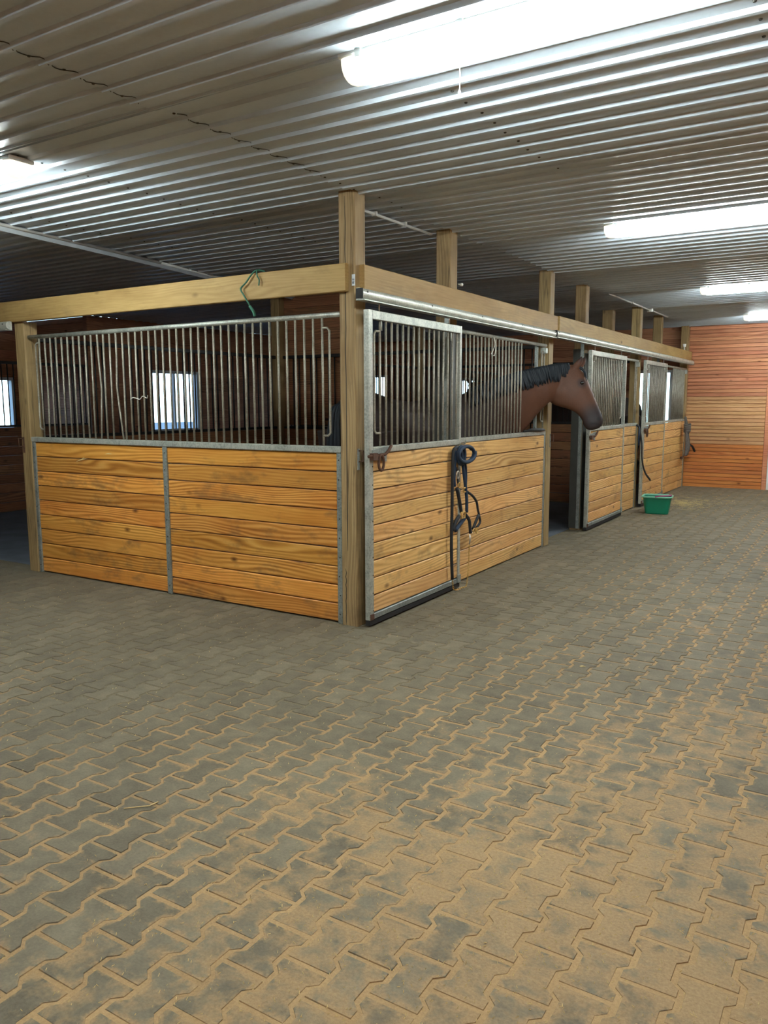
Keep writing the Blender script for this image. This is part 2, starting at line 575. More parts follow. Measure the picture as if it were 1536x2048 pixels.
for q, (dep, vis, xc, yc) in enumerate(cells):
    if q < 300:
        o = put('paver', random.choice(pv_me), fl, (xc, yc, 0), (0, 0, PI*random.choice((0, 1))))
    else:
        if not vis and dep > 90:
            pass
        inn, top, low = paver_geo(xc, yc, random.uniform(-.001, .001), random.uniform(-.01, .01), random.uniform(-.008, .008))
        b = len(far.v)
        n = len(top)
        far.v += inn + top + low
        far.f += paver_faces(b, n)
        tint += [random.random()]*(2*n+1)
fm = bpy.data.meshes.new('paver_field')
fm.from_pydata(far.v, [], far.f)
fm.materials.append(M['paver'])
at = fm.attributes.new('tint', 'FLOAT', 'FACE')
at.data.foreach_set('value', tint)
edge_attr(fm, len(far.v)//36, 12)
fo = put('paver_field', fm, fl)
tag(fo, kind='stuff')

# ---- ceiling of ribbed steel sheets
ce = MB().box(-8.05, 5.2, -8.2, 15.2, ZC+0.06, ZC+0.12).box(-9.8, -8.05, -8.2, 4.15, ZC+0.06, ZC+0.12).build('ceiling', M['jbox'])
tag(ce, kind='structure')
SHW, RIB = 1.92, 0.16
def sheet_mesh(L):
    prof = []
    n = 12
    for k in range(n):
        y = k*RIB
        for dy, dz in ((0.0, 0), (0.058, 0), (0.069, -0.017), (0.091, -0.017), (0.102, 0)):
            prof.append((y+dy, dz))
    prof.append((SHW+0.02, 0.0))
    prof.append((SHW+0.024, -0.010))
    prof.append((SHW+0.030, -0.010))
    pr = []
    for y, z in prof:
        pr.append((y, z - 0.018*(y/SHW)**2))
    mb = MB()
    m = len(pr)
    for z0 in (0, 0.002):
        for x in (0, L):
            mb.v += [(x, y, z+z0) for y, z in pr]
    for k in range(m-1):
        mb.f.append((k, k+1, m+k+1, m+k))
        mb.f.append((2*m+k, 3*m+k, 3*m+k+1, 2*m+k+1))
    for k in range(m-1):
        mb.f.append((k, 2*m+k, 2*m+k+1, k+1))
        mb.f.append((m+k, m+k+1, 3*m+k+1, 3*m+k))
    mb.f.append((0, m, 3*m, 2*m))
    mb.f.append((m-1, 3*m-1, 4*m-1, 2*m-1))
    return mb.mesh('ceiling_panel', M['ceiling'])
shm = {L: sheet_mesh(L) for L in (5.3, 3.2, 1.42, 6.62)}
for k in range(-4, 9):
    y = -1.78 + k*SHW
    for (x, L, dz) in ((-9.75, 3.2, 0.0) if y < 3.5 else (-7.97, 1.42, 0.0), (-6.6, 6.62, -0.003), (-0.02, 5.3, -0.006)):
        put('ceiling_panel', shm[L], ce, (x, y, ZC + 0.012 + dz + random.uniform(-.002, .002)), (random.uniform(-.003, .003), 0, 0))
sc_me = MB().disc((0, 0, 0), (0, 0, -1), 0.0085, 0.005, 6).mesh('screw', M['screw'])
for xx, ys in ((0.0, range(-6, 16)), (-1.28, range(-4, 20)), (2.6, range(2, 14)), (1.3, range(4, 14)), (-2.56, range(4, 18))):
    for k in ys:
        y = -1.78 + k*RIB + 0.012
        kk = math.floor(k*RIB/SHW + 1e-6)
        z = ZC + 0.006 - 0.018*((y+1.78)/SHW - kk)**2
        put('screw', sc_me, ce, (xx + random.uniform(-.008, .008), y, z))
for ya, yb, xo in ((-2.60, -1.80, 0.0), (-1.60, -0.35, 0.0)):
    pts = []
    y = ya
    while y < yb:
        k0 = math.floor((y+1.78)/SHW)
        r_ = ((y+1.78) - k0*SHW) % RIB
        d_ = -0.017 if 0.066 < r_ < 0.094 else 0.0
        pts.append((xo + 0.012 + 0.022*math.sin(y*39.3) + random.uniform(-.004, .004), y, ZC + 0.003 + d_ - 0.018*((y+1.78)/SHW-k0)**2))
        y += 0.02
    MB().tube(pts, 0.0022, 4).build('lap_shadow_line', M['screw'], ce)  # thin dark strand modelled in place of the shadow along the sheet lap
# cover strip where the sheets of the darker bay begin
tr = MB()
for a, b in (((-2.60, -3.0, ZC-0.018), (-3.15, 1.2, ZC-0.02)), ((-3.15, 1.2, ZC-0.02), (-4.75, 11.3, ZC-0.02))):
    tr.tube([a, b], 0.015, 8)
tr2 = MB().tube([(-2.63, -3.0, ZC-0.03), (-3.18, 1.2, ZC-0.03), (-4.78, 11.3, ZC-0.03)], 0.032, 4)
tr2.build('cover_strip', M['ceiling'], ce)
tr.build('conduit_run', M['conduit'], ce, smooth=True)

# ---- plank walls
def plank_wall(name, loc, rz, L, H, pitch, mat, openings=(), thick=0.02, gap=0.004, colf=None, z0=0.0):
    """front faces local -Y; returns the structure object (the backing) whose children are the planks"""
    bk = MB()
    us = sorted(set([0, L] + [o[0] for o in openings] + [o[1] for o in openings]))
    for a, b in zip(us[:-1], us[1:]):
        op = [o for o in openings if o[0] <= a + 1e-6 and o[1] >= b - 1e-6]
        if op:
            o = op[0]
            if o[2] > z0 + 0.02:
                bk.box(a, b, thick, thick+0.08, z0, o[2])
            if o[3] < H - 0.02:
                bk.box(a, b, thick, thick+0.08, o[3], H)
        else:
            bk.box(a, b, thick, thick+0.08, z0, H)
    w = bk.build(name, mat if colf is None else M['plank_dark'], None, loc, (0, 0, rz))
    tag(w, kind='structure')
    k = 0
    z = z0
    while z < H - 0.01:
        h = min(pitch, H-z) - gap
        zc = z + h/2
        spans = [(0, L)]
        for o in openings:
            if o[2] < z + h and o[3] > z:
                ns = []
                for a, b in spans:
                    if o[1] <= a or o[0] >= b:
                        ns.append((a, b))
                    else:
                        if o[0] > a:
                            ns.append((a, o[0]))
                        if o[1] < b:
                            ns.append((o[1], b))
                spans = ns
        m = mat if colf is None else colf(k)
        for a, b in spans:
            put('plank', board_mesh(b-a, h, thick, m), w, ((a+b)/2, thick/2 + random.uniform(-.002, .001), zc))
        z += pitch
        k += 1
    return w

win_n = [0]
def window(loc, rz, W, Hh, lites=2):
    """white framed window, bottom-left corner at loc, front faces local -Y"""
    win_n[0] += 1
    fr = MB()
    f = 0.05
    fr.box(0, W, -0.02, 0.08, 0, f).box(0, W, -0.02, 0.08, Hh-f, Hh).box(0, f, -0.02, 0.08, f, Hh-f).box(W-f, W, -0.02, 0.08, f, Hh-f)
    o = fr.build('window_%d' % win_n[0], M['winframe'], None, loc, (0, 0, rz))
    tag(o, kind='structure')
    step = (W-2*f)/lites
    for k in range(lites):
        MB().box(f+k*step, f+(k+1)*step, 0.03, 0.036, f, Hh-f).build('pane', M['glass'], o)
        if k:
            MB().box(f+k*step-0.02, f+k*step+0.02, 0.0, 0.06, f, Hh-f).build('glazing_bar', M['winframe'], o)
    return o

endm = [M['plank_end'],
        mat_wood('cedar_siding_orange', srgb(214, 146, 82), srgb(196, 124, 62), srgb(156, 90, 42), rough=0.5, grime=0.1, var=0.12),
        mat_wood('cedar_siding_tan', srgb(210, 168, 120), srgb(192, 148, 100), srgb(158, 114, 72), rough=0.5, grime=0.1, var=0.1)]
def endcol(k):
    return endm[1] if k < 12 else (endm[2] if k < 25 else endm[0])
YE = 11.38
# the end wall beside the aisle (narrow cedar boards) and the part behind the last stall
plank_wall('wall_end', (-0.03, YE, 0), 0, 1.40, ZC, 0.0685, M['plank_end'], colf=endcol, gap=0.009)
tag(MB().cbox(1.375, 1.45, YE-0.022, YE+0.10, 0, 2.42, 0.004, 'Z').build('trim_1', M['plank_end']), kind='structure')
tag(MB().box(1.452, 1.52, YE+0.02, YE+0.3, 0, 2.4).build('trim_2', M['white']), kind='structure')
tag(MB().box(1.37, 4.7, YE+0.02, YE+0.12, 2.42, ZC).build('wall_header', M['plank_end']), kind='structure')
plank_wall('wall_north', (-7.98, YE, 0), 0, 7.88, ZC, 0.14, M['plank_dark'],
           openings=((0.10, 1.28, 1.10, 2.26), (2.60, 3.58, 1.10, 2.14), (7.02, 7.70, 1.10, 2.22)))
window((-7.98+0.10, YE, 1.10), 0, 1.18, 1.16)
window((-7.98+2.60, YE, 1.10), 0, 0.98, 1.04)
window((-7.98+7.02, YE, 1.10), 0, 0.68, 1.12)
XW = -7.9
plank_wall('wall_west', (XW, 4.0, 0), PI/2, YE-4.0-0.02, ZC, 0.14, M['plank_dark'], openings=((1.26, 2.44, 1.10, 2.20),))
window((XW, 5.26, 1.10), PI/2, 1.18, 1.10)
plank_wall('wall_far_west', (-9.6, -8.0, 0), PI/2, 12.1, ZC, 0.14, M['plank_dark'], openings=((10.5, 11.76, 1.05, 2.06),))
plank_wall('wall_cross', (-9.6, 4.1, 0), 0, 1.7, ZC, 0.14, M['plank_dark'])
window((-9.6, 2.5, 1.05), PI/2, 1.26, 1.01)
plank_wall('wall_east', (4.7, 14.9, 0), -PI/2, 22.9, ZC, 0.2, M['plank_end'])
plank_wall('wall_south', (4.7, -7.9, 0), PI, 14.4, ZC, 0.2, M['plank_end'])
plank_wall('wall_passage', (1.0, 14.8, 0), 0, 3.7, ZC, 0.2, M['plank_dark'])
tag(MB().box(0.9, 1.0, YE+0.12, 14.9, 0, ZC).build('wall_passage_side', M['plank_dark']), kind='structure')
tag(MB().box(-60, 60, -60, 60, -0.5, -0.3).build('ground', M['ground']), kind='structure')

# rubber matting in the stalls
for nm, lab, x0, x1, y0, y1 in (
        ('rubber_mat', 'dark rubber matting covering the floor of the corner stall', -3.75, -0.16, 0.15, 3.79),
        ('rubber_mat', 'bluish rubber matting seen through the open stall doorway', -3.76, -0.16, 3.95, 7.65),
        ('rubber_mat', 'rubber matting in the stall nearest the cedar end wall', -3.76, -0.16, 7.84, 11.2),
        ('rubber_mat', 'bluish rubber matting in the dim bay left of the corner stall', -7.85, -3.92, 0.16, 11.3)):
    tag(MB().cbox(x0, x1, y0, y1, -0.004, 0.006, 0.003).build(nm, M['mat']), lab, 'mat', 'stall floor mats')

# ================================================================== POSTS AND BEAMS
def post(label, x0, x1, y0, y1, z1=ZC+0.015, mat='post', jamb=False, c=0.008):
    o = MB().cbox(x0-(x0+x1)/2, x1-(x0+x1)/2, y0-(y0+y1)/2, y1-(y0+y1)/2, 0, z1, c, 'Z').build('support_post', M[mat], None, ((x0+x1)/2, (y0+y1)/2, 0))
    tag(o, label, 'post', 'square timber posts')
    if jamb:
        w = (x1-x0)/2
        d = (y1-y0)/2
        MB().box(-w-0.004, w-0.045, -d-0.010, -d-0.001, 0.02, H2+0.02).build('jamb_liner', M['jamb'], o)
        MB().box(w+0.001, w+0.008, -d+0.0, d, 0.02, H2-0.03).build('jamb_plate', M['jamb'], o)
        MB().box(w-0.044, w-0.004, -d-0.014, -d-0.001, 0.02, ZB-0.01).build('jamb_strip', M['galv_channel'], o)
    return o
W = 0.135
cp = post('tall cracked timber post at the near corner of the stall block', -W, 0, 0, W)
# hidden split running down the front face of the corner post
for (u, za, zb) in ((-0.012, 0.55, 2.99), (-0.030, 0.0, 0.42)):
    pts = [(u + 0.006*math.sin(z*3.1) + random.uniform(-.002, .002), -W/2-0.001, za + (zb-za)*z/14) for z in range(15)]
    MB().tube(pts, [0.001]+[0.0028]*13+[0.001], 4, flat=((0, 1, 0), 0.35)).build('split', M['rubber'], cp)
lp = post('timber post at the far left end of the corner stall front', -3.835, -3.69, 0.0, 0.14, ZB+0.0)
post('timber door post rising above the beam behind the corner stall door', -W-0.02, -0.02, 1.46, 1.46+W, jamb=True)
mp = post('pale timber post between the horse and the open stall doorway', -W, 0, 3.80, 3.80+W)
post('dark faced timber post beside the open second stall door', -W-0.02, -0.02, 5.10, 5.10+W, jamb=True)
post('timber post between the second and third stall doors', -W, 0, 7.66, 7.66+W)
post('short looking timber post behind the third stall door', -W-0.02, -0.02, 9.10, 9.10+W, jamb=True)
post('timber post where the stall row meets the cedar end wall', -W, 0, 11.22, 11.355)
post('timber post set back behind the beam above the stall divider', -0.62, -0.46, 7.80, 7.96)
post('timber post at the back corner of the corner stall', -3.90, -3.76, 3.80, 3.94)
post('timber post at the back between second and third stall', -3.90, -3.76, 7.68, 7.82)

def beam(label, x0, x1, y0, y1, z0, z1, rz):
    L = (x1-x0) if rz == 0 else (y1-y0)
    T = (y1-y0) if rz == 0 else (x1-x0)
    c = ((x0+x1)/2, (y0+y1)/2, (z0+z1)/2)
    o = MB().cbox(-L/2, L/2, -T/2, T/2, -(z1-z0)/2, (z1-z0)/2, 0.005).build('header_timber', M['beam'], None, c, (0, 0, rz))
    return tag(o, label, 'beam', 'head beams over the stall fronts')
beam('long timber head beam over the barred front facing left', -7.8, -0.052, -0.042, -0.001, ZB+0.003, ZT+0.005, 0)
beam('weathered head beam over the door with the horse', 0.001, 0.042, 0.055, 3.955, ZB, ZT, PI/2)
beam('lighter head beam running on to the cedar end wall', 0.001, 0.055, 3.96, 11.34, ZB+0.022, ZT+0.004, PI/2)
# header pieces on the inner side of the posts
beam('inner timber header behind the corner stall front', -3.66, -W-0.005, 0.06, 0.10, ZB+0.02, ZT-0.02, 0)

# sticker on the beam end
st = MB().box(0.0, 0.026, -0.0035, -0.0015, 0, 0.075).build('price_sticker', M['sticker'], None, (-0.024, -0.0, 2.395))
tag(st, 'small white printed sticker on the corner post beside the beam end', 'sticker')
for k, (a, b) in enumerate(((0.012, 0.004), (0.020, 0.006), (0.030, 0.003), (0.038, 0.005), (0.047, 0.002))):
    MB().box(0.004, 0.022, -0.0042, -0.0034, a, a+b).build('printed_line', M['ink'], st)

# ---- sliding door tracks
def track(label, loc, rz, L):
    # round-topped steel box track: front half visible
    o = thing('door_track', label, 'track', loc, rz, 'sliding door tracks')
    prof = []
    for k in range(13):
        a = -PI*0.5 + PI*k/12*1.0
        prof.append((-math.cos(a)*0.036 - 0.004, math.sin(a)*0.037))
    outer = [(0.02, -0.037)] + prof + [(0.02, 0.037)]
    rings = []
    for x in (0, L):
        rings.append([Vector((x, y, z)) for y, z in outer])
    MB().loft(rings).build('track_body', M['track'], o, smooth=False)
    MB().box(0, L, -0.046, 0.022, -0.045, -0.038).build('track_lip', M['galv'], o)
    MB().box(-0.004, 0.0, -0.035, 0.02, -0.034, 0.034).build('end_cap', M['rubber'], o)
    n = int(L/0.9)
    for k in range(n+1):
        MB().disc((0.05+k*(L-0.1)/max(n, 1), -0.0405, 0.012), (0, -1, 0), 0.007, 0.004).build('bolt', M['screw'], o)
    return o
track('galvanised door track above the corner stall door and horse', (0.085, -0.085, 2.328), PI/2, 3.76)
track('galvanised door track continuing to the cedar end wall', (0.095, 3.69, 2.335), PI/2, 7.5)
track('dim end of a door track at the left edge below the beam', (-7.7, -0.085, 2.322), 0, 3.93)

# ================================================================== STALL FRONTS
def boards(parent, u0, u1, z0, z1, n, y, t, mat):
    h = (z1-z0)/n
    for k in range(n):
        put('board', board_mesh(u1-u0-0.004, h-0.008, t, mat, 0.0045), parent,
            ((u0+u1)/2, y+t/2 + random.uniform(-0.0025, 0.0015), z0+h*(k+0.5)), (random.uniform(-.006, .006), random.uniform(-.0012, .0012), 0))

def channel(parent, u, w, y0, y1, z0, z1, screws=9, name='channel'):
    co = MB().cbox(u-w/2, u+w/2, y0, y1, z0, z1, 0.003, 'Z').build(name, M['galv_channel'], parent)
    for k in range(screws):
        put('screw', screw_me, co, (u+random.uniform(-.004, .004), y0, z0+0.07+(z1-z0-0.12)*k/(screws-1)))

def bars(parent, us, z0, z1, y, r=0.0085, mat='bar', bent=()):
    for i, u in enumerate(us):
        if i in bent:
            L = z1-z0
            d = bent[i] if isinstance(bent, dict) else 0.02
            pts = [(u, y, z0), (u+d*0.5, y, z0+L*0.25), (u+d, y, z0+L*0.47), (u+d*0.35, y, z0+L*0.75), (u, y, z1)]
            if d < 0:
                pts = [(u-d*1.0, y, z0), (u-d*0.3, y, z0+L*0.25), (u+d*0.3, y, z0+L*0.5), (u, y, z0+L*0.75), (u, y, z1)]
            MB().tube(pts, r, 8).build('bar', M[mat], parent, smooth=True)
        else:
            put('bar', bar_mesh(z1-z0, r, M[mat]), parent, (u, y, z0))

def loop(parent, u, side, z0, z1, y, w=0.055, r=0.008, mat='bar'):
    """squared bar loop welded to the last bar; side=+1 to the right"""
    s = side
    pts = [(u, y, z0), (u+s*(w-0.02), y, z0), (u+s*w, y, z0+0.02), (u+s*w, y, z1-0.02), (u+s*(w-0.02), y, z1), (u, y, z1)]
    MB().tube(pts, r, 8).build('loop_bar', M[mat], parent, smooth=True)

# ---- corner stall, left-facing front
XL = -3.69
lf = thing('stall_grille', 'barred stall front with orange varnished boards facing the left aisle', 'stall panel', (XL, 0.02, 0), 0)
LL = -W - XL
uc = 1.772
boards(lf, 0.03, uc-0.02, 0.008, H1-0.045, 9, 0.002, 0.036, M['pine'])
boards(lf, uc+0.02, LL-0.035, 0.008, H1-0.045, 9, 0.002, 0.036, M['pine'])
channel(lf, uc, 0.048, -0.014, 0.04, 0.004, H1-0.047)
channel(lf, LL-0.022, 0.042, -0.012, 0.04, 0.0, H1-0.047)
channel(lf, 0.022, 0.042, -0.012, 0.04, 0.0, H1-0.047)
MB().cbox(0, LL, -0.016, 0.044, H1-0.045, H1, 0.003).build('sill_rail', M['galv'], lf)
ub = [0.165 + k*0.0805 for k in range(41)]
bars(lf, ub, H1, H2-0.015, 0.014, bent={10: 0.03, 13: -0.045, 14: 0.0, 1: 0.01})
MB().tube([(0.02, 0.014, H2-0.018), (LL, 0.014, H2-0.018)], 0.019, 10).build('top_rail', M['galv'], lf, smooth=True)
loop(lf, ub[-1], 1, 1.37, 2.13, 0.014, 0.062)
loop(lf, ub[0], -1, 1.37, 2.16, 0.014, 0.055)
# pale scratch splinters and the open gap under a warped board
for a in ((0.62, 1.085, 0.78, 1.12), (0.70, 1.105, 0.74, 1.125), (1.02, 1.165, 1.11, 1.168)):
    MB().tube([(a[0], -0.002, a[1]), ((a[0]+a[2])/2, -0.003, (a[1]+a[3])/2+0.004), (a[2], -0.002, a[3])], [0.001, 0.005, 0.001], 5, flat=((0, 1, 0), 0.25)).build('splinter', M['straw'], lf)

# ---- right-hand row: rz=+90deg => local X runs along +Y, local -Y faces the aisle (+X)
RZ = PI/2
def sliding_door(label, loc, L, barn, gap_left=0.10, hang=(0.12, 0.87), shoe=True):
    d = thing('sliding_door', label, 'stall door', loc, RZ, 'sliding stall doors')
    y0, y1 = -0.045, 0.0          # frame thickness (front at -0.045)
    zb, zt = 0.055, H2
    s = 0.052
    sl = MB().cbox(0, s, y0, y1, zb, zt, 0.004, 'Z').build('stile', M['galv'], d)
    MB().cbox(L-s*0.7, L, y0, y1, zb, zt, 0.004, 'Z').build('stile', M['galv'], d)
    MB().cbox(s, L-s*0.7, y0, y1, zt-0.062, zt, 0.004).build('top_rail', M['galv'], d)
    MB().cbox(s, L-s*0.7, y0, y1, H1-0.045, H1, 0.004).build('middle_rail', M['galv'], d)
    MB().cbox(s, L-s*0.7, y0, y1, zb, zb+0.042, 0.004).build('bottom_rail', M['galv_channel'], d)
    MB().box(0.0, L, y0+0.004, y1-0.004, 0.016, 0.05).build('rubber_sweep', M['rubber'], d)
    for k in range(9):
        put('screw', screw_me, sl, (s*0.75, y0, 0.12+k*0.13))
    boards(d, s+0.002, L-s*0.7-0.002, zb+0.044, H1-0.047, 9, y0+0.010, 0.028, M['pine_pale'])
    us = [s+0.125 + k*0.0805 for k in range(barn)]
    bars(d, us, H1, zt-0.062, (y0+y1)/2)
    loop(d, us[0], -1, 1.39, 2.10, (y0+y1)/2, 0.075)
    loop(d, us[-1], 1, 1.39, 2.10, (y0+y1)/2, 0.075)
    for h in hang:
        hx = L*h
        MB().tube([(hx, -0.02, zt), (hx, -0.02, zt+0.04), (hx+0.006, -0.022, zt+0.06)], 0.006, 6).tube([(hx-0.02, -0.022, zt+0.055), (hx+0.02, -0.022, zt+0.058)], 0.009, 6).build('hanger', M['nickel'], d, smooth=True)
        MB().tube([(hx+0.01, -0.03, zt-0.065), (hx+0.012, -0.03, zt-0.13)], 0.008, 6).build('hanger_bolt', M['galv'], d, smooth=True)
    MB().cbox(L-0.06, L-0.005, y0-0.012, y0, 0.06, 0.13, 0.003).build('foot_guide', M['galv_channel'], d)
    MB().cbox(0.0, 0.045, y0-0.006, y0, 0.055, 0.10, 0.003).build('corner_plate', M['rust'], d)
    return d

def fixed_panel(label, loc, L, barlist, boardspan, gapright=None):
    d = thing('stall_grille', label, 'stall panel', loc, RZ, 'fixed stall fronts along the aisle')
    MB().cbox(0, L, -0.022, 0.022, H1-0.042, H1, 0.003).build('sill_rail', M['galv'], d)
    MB().cbox(0.0, 0.045, -0.024, 0.024, 0, H2, 0.003, 'Z').build('stile', M['galv_channel'], d)
    MB().cbox(L-0.04, L, -0.022, 0.022, 0, H1-0.042, 0.003, 'Z').build('channel', M['galv_channel'], d)
    boards(d, 0.045, L-0.04, 0.008, H1-0.044, 9, -0.016, 0.03, M['pine_pale'])
    bars(d, barlist, H1, H2-0.03, 0)
    MB().tube([(0.02, 0, H2-0.018), (L, 0, H2-0.018)], 0.018, 10).build('top_rail', M['galv'], d, smooth=True)
    return d

def latch(d, u, y, z, flip=1, big=True):
    """rusty slam latch: plate, bolt, ring"""
    MB().loft([[Vector((u+a*flip, y-0.006*k, z+b)) for a, b in ((0, 0.04), (0.2, 0.06), (0.235, 0.045), (0.19, -0.005), (0.19, -0.05), (0.13, -0.045), (0.12, -0.005), (0, -0.02))] for k in (0, 1)]).build('latch_plate', M['galv_channel'], d)
    lp_ = d.children[-1] if False else [c for c in d.children if c.name.startswith('latch_plate')][-1]
    d = lp_
    MB().tube([(u-0.07*flip, y-0.018, z), (u+0.15*flip, y-0.018, z+0.004), (u+0.19*flip, y-0.024, z+0.03), (u+0.215*flip, y-0.03, z+0.065)], 0.011, 8).build('latch_bolt', M['rust'], d, smooth=True)
    MB().box(u-0.03, u+0.03, y-0.034, y, z-0.03, z+0.02).build('latch_guide', M['rust'], d)
    if big:
        pts = []
        for k in range(16):
            a = 2*PI*k/16
            pts.append((u+0.08*flip+0.034*math.cos(a), y-0.028, z-0.052+0.055*math.sin(a)))
        MB().tube(pts, 0.010, 8, closed=True).build('latch_ring', M['rust'], d, smooth=True)

# doors: front surface at X = 0.055+0.045
d1 = sliding_door('closed galvanised sliding door beside the corner post with halter hanging', (0.052, 0.02, 0), 1.44, 16)
latch(d1, 0.03, -0.045, 1.235)
d2 = sliding_door('slid open stall door behind the green bucket', (0.055, 5.02, 0), 1.60, 16, shoe=True)
latch(d2, 0.03, -0.045, 1.18, 1, False)
d3 = sliding_door('farthest sliding stall door before the cedar end wall', (0.055, 7.72, 0), 1.42, 15)
latch(d3, 0.02, -0.045, 1.19, 1, True)

p1 = fixed_panel('fixed barred panel with an opening the horse leans out of', (-0.03, 1.60, 0), 2.18, [0.195+k*0.0805 for k in range(17)], None)
# the yoke opening: loop bars and short stubs at its right side
loop(p1, 2.135, -1, 1.40, 2.15, 0, 0.07)
bars(p1, [2.135], H1, H2-0.03, 0)
MB().cbox(2.00, 2.04, 0.03, 0.06, 1.30, H2, 0.003, 'Z').build('brace', M['galv_channel'], p1)
MB().tube([(1.58, -0.005, H1+0.012), (1.75, -0.02, H1+0.02), (1.95, -0.035, H1+0.016), (2.12, -0.03, H1+0.012)], [0.006, 0.018, 0.02, 0.008], 8).build('rubber_guard', M['rubber'], p1, smooth=True)
MB().cbox(2.10, 2.16, -0.03, 0.03, 2.13, 2.19, 0.006).build('rail_bracket', M['galv'], p1)
p2 = fixed_panel('short stretch of fixed boards right of the opened stall door', (-0.01, 5.25, 0), 2.40, [0.1+k*0.0805 for k in range(18)] + [2.26, 2.34], None)
p3 = fixed_panel('last barred panel meeting the cedar end wall', (-0.01, 9.24, 0), 1.98, [0.86+k*0.0805 for k in range(13)], None)
for pp, u in ((p2, 2.36), (p3, 1.93)):
    MB().cbox(u-0.03, u+0.03, -0.03, 0.03, 2.13, 2.20, 0.006).build('rail_bracket', M['galv'], pp)

# rusty strike brackets on posts
for po, mt_, loc, rz in ((cp, 'galv_channel', (0.001, 0.022, 1.225), PI/2), (lp, 'rust', (-3.80, -0.001, 1.235), 0), (mp, 'galv_channel', (0.001, 3.90, 1.2), PI/2)):
    k = MB().cbox(-0.012, 0.012, -0.006, 0.002, -0.09, 0.06, 0.002, 'Z').build('latch_keeper', M[mt_], po, Vector(loc)-Vector(po.location), (0, 0, rz))
    MB().tube([(0, -0.004, 0.045), (-0.03 if rz == 0 else 0.02, -0.03, 0.045), (-0.03 if rz == 0 else 0.02, -0.03, -0.03), (0, -0.004, -0.03)], 0.006, 6).build('keeper_loop', M['rust'], k, smooth=True)

# ---- inner partitions (blackened bars over dark lining boards)
def inner(label, loc, rz, L, nb=None, pitch=0.095):
    d = thing('stall_divider', label, 'stall panel', loc, rz, 'inner stall dividers')
    boards(d, 0.0, L, 0.008, H1-0.03, 9, -0.02, 0.04, M['plank_in'])
    MB().cbox(0, L, -0.025, 0.025, H1-0.03, H1, 0.003).build('sill_rail', M['bar_dark'], d)
    n = int((L-0.1)/pitch)
    bars(d, [0.06+k*(L-0.12)/n for k in range(n+1)], H1, H2-0.03, 0, 0.0085, 'bar_dark')
    MB().cbox(0, L, -0.02, 0.02, H2-0.04, H2, 0.004).build('top_rail', M['bar_dark'], d)
    return d
inner('dark barred divider at the back of the corner stall', (-3.83, 0.16, 0), PI/2, 3.62)
inner('dark barred divider behind the stall with the open door', (-3.83, 3.96, 0), PI/2, 3.70)
inner('dark barred divider at the back of the last stall', (-3.83, 7.84, 0), PI/2, 3.46)
inner('dark barred divider between the corner stall and the next', (-3.74, 3.87, 0), 0, 3.58)
inner('dark barred divider between the second and last stall', (-3.74, 7.74, 0), 0, 3.58)
inner('dark barred divider across the dim bay by the left window', (-7.9, 0.1, 0), PI/2, 3.85)
# solid boarded cross wall that closes the top of the divider towards the back corner
plank_wall('wall_stall_back', (-3.75, 3.905, H1-H1), 0, 0.95, ZC, 0.14, M['plank_in'], z0=H2-0.92)

# ================================================================== LAMPS
def lamp(label, x0, x1, yc, clips=True):
    o = thing('ceiling_light', label, 'light', ((x0+x1)/2, yc, ZC), 0, 'fluorescent ceiling lights')
    hl = (x1-x0)/2
    MB().cbox(-hl, hl, -0.082, 0.082, -0.030, -0.004, 0.006).build('housing', M['jbox'], o)
    def prof(s, dz=0.0):
        pr = []
        for k in range(13):
            a = PI*k/12
            pr.append((math.cos(a)*0.080*s, -0.031 - math.sin(a)**0.8*0.085*s))
        return pr
    e = 0.075
    MB().loft([[Vector((x, y, z)) for y, z in prof(1.0)] for x in (-hl+e, hl-e)]).build('diffuser', M['lens'], o, smooth=False)
    for sg in (-1, 1):
        rings = []
        for t, s in ((e, 1.0), (0.03, 0.98), (0.008, 0.88), (0.0, 0.72)):
            rings.append([Vector((sg*(hl-t), y, z)) for y, z in prof(s)])
        MB().loft(rings).build('end_cover', M['lens_end'], o, smooth=False)
    n = 4
    for k in range(n):
        x = -hl+0.10 + k*(2*hl-0.2)/(n-1)
        for sg in (-1, 1):
            MB().cbox(x-0.014, x+0.014, sg*0.083-0.006, sg*0.083+0.006, -0.045, -0.006, 0.002).build('clip', M['jbox'], o)
    return o
LX0, LX1 = 1.10, 2.67
lamp('nearest long lit ceiling light with the pull cord', LX0, LX1, -1.68)
lamp('second lit ceiling light along the aisle', LX0+0.02, LX1+0.02, 1.98)
lamp('third lit ceiling light along the aisle', LX0+0.03, LX1+0.03, 6.02)
lamp('farthest small lit ceiling light near the cedar end wall', LX0+0.04, LX1+0.04, 9.72)
lamp('lit ceiling light cut off at the left edge of the picture', -2.83, -1.26, -1.60)
lamp('lit ceiling light behind the viewer over the aisle', LX0, LX1, -5.4)

pc = thing('pull_cord', 'thin white pull cord hanging below the nearest ceiling light', 'cord', (1.575, -1.60, 2.94))
MB().tube([(0, 0, 0), (0.003, 0, -0.05), (0.0, 0.002, -0.105)], 0.0016, 5).build('cord', M['string'], pc)
MB().tube([(0, 0.002, -0.103), (0, 0.002, -0.112), (0, 0.002, -0.122)], [0.002, 0.006, 0.004], 8).build('cord_knob', M['white'], pc)

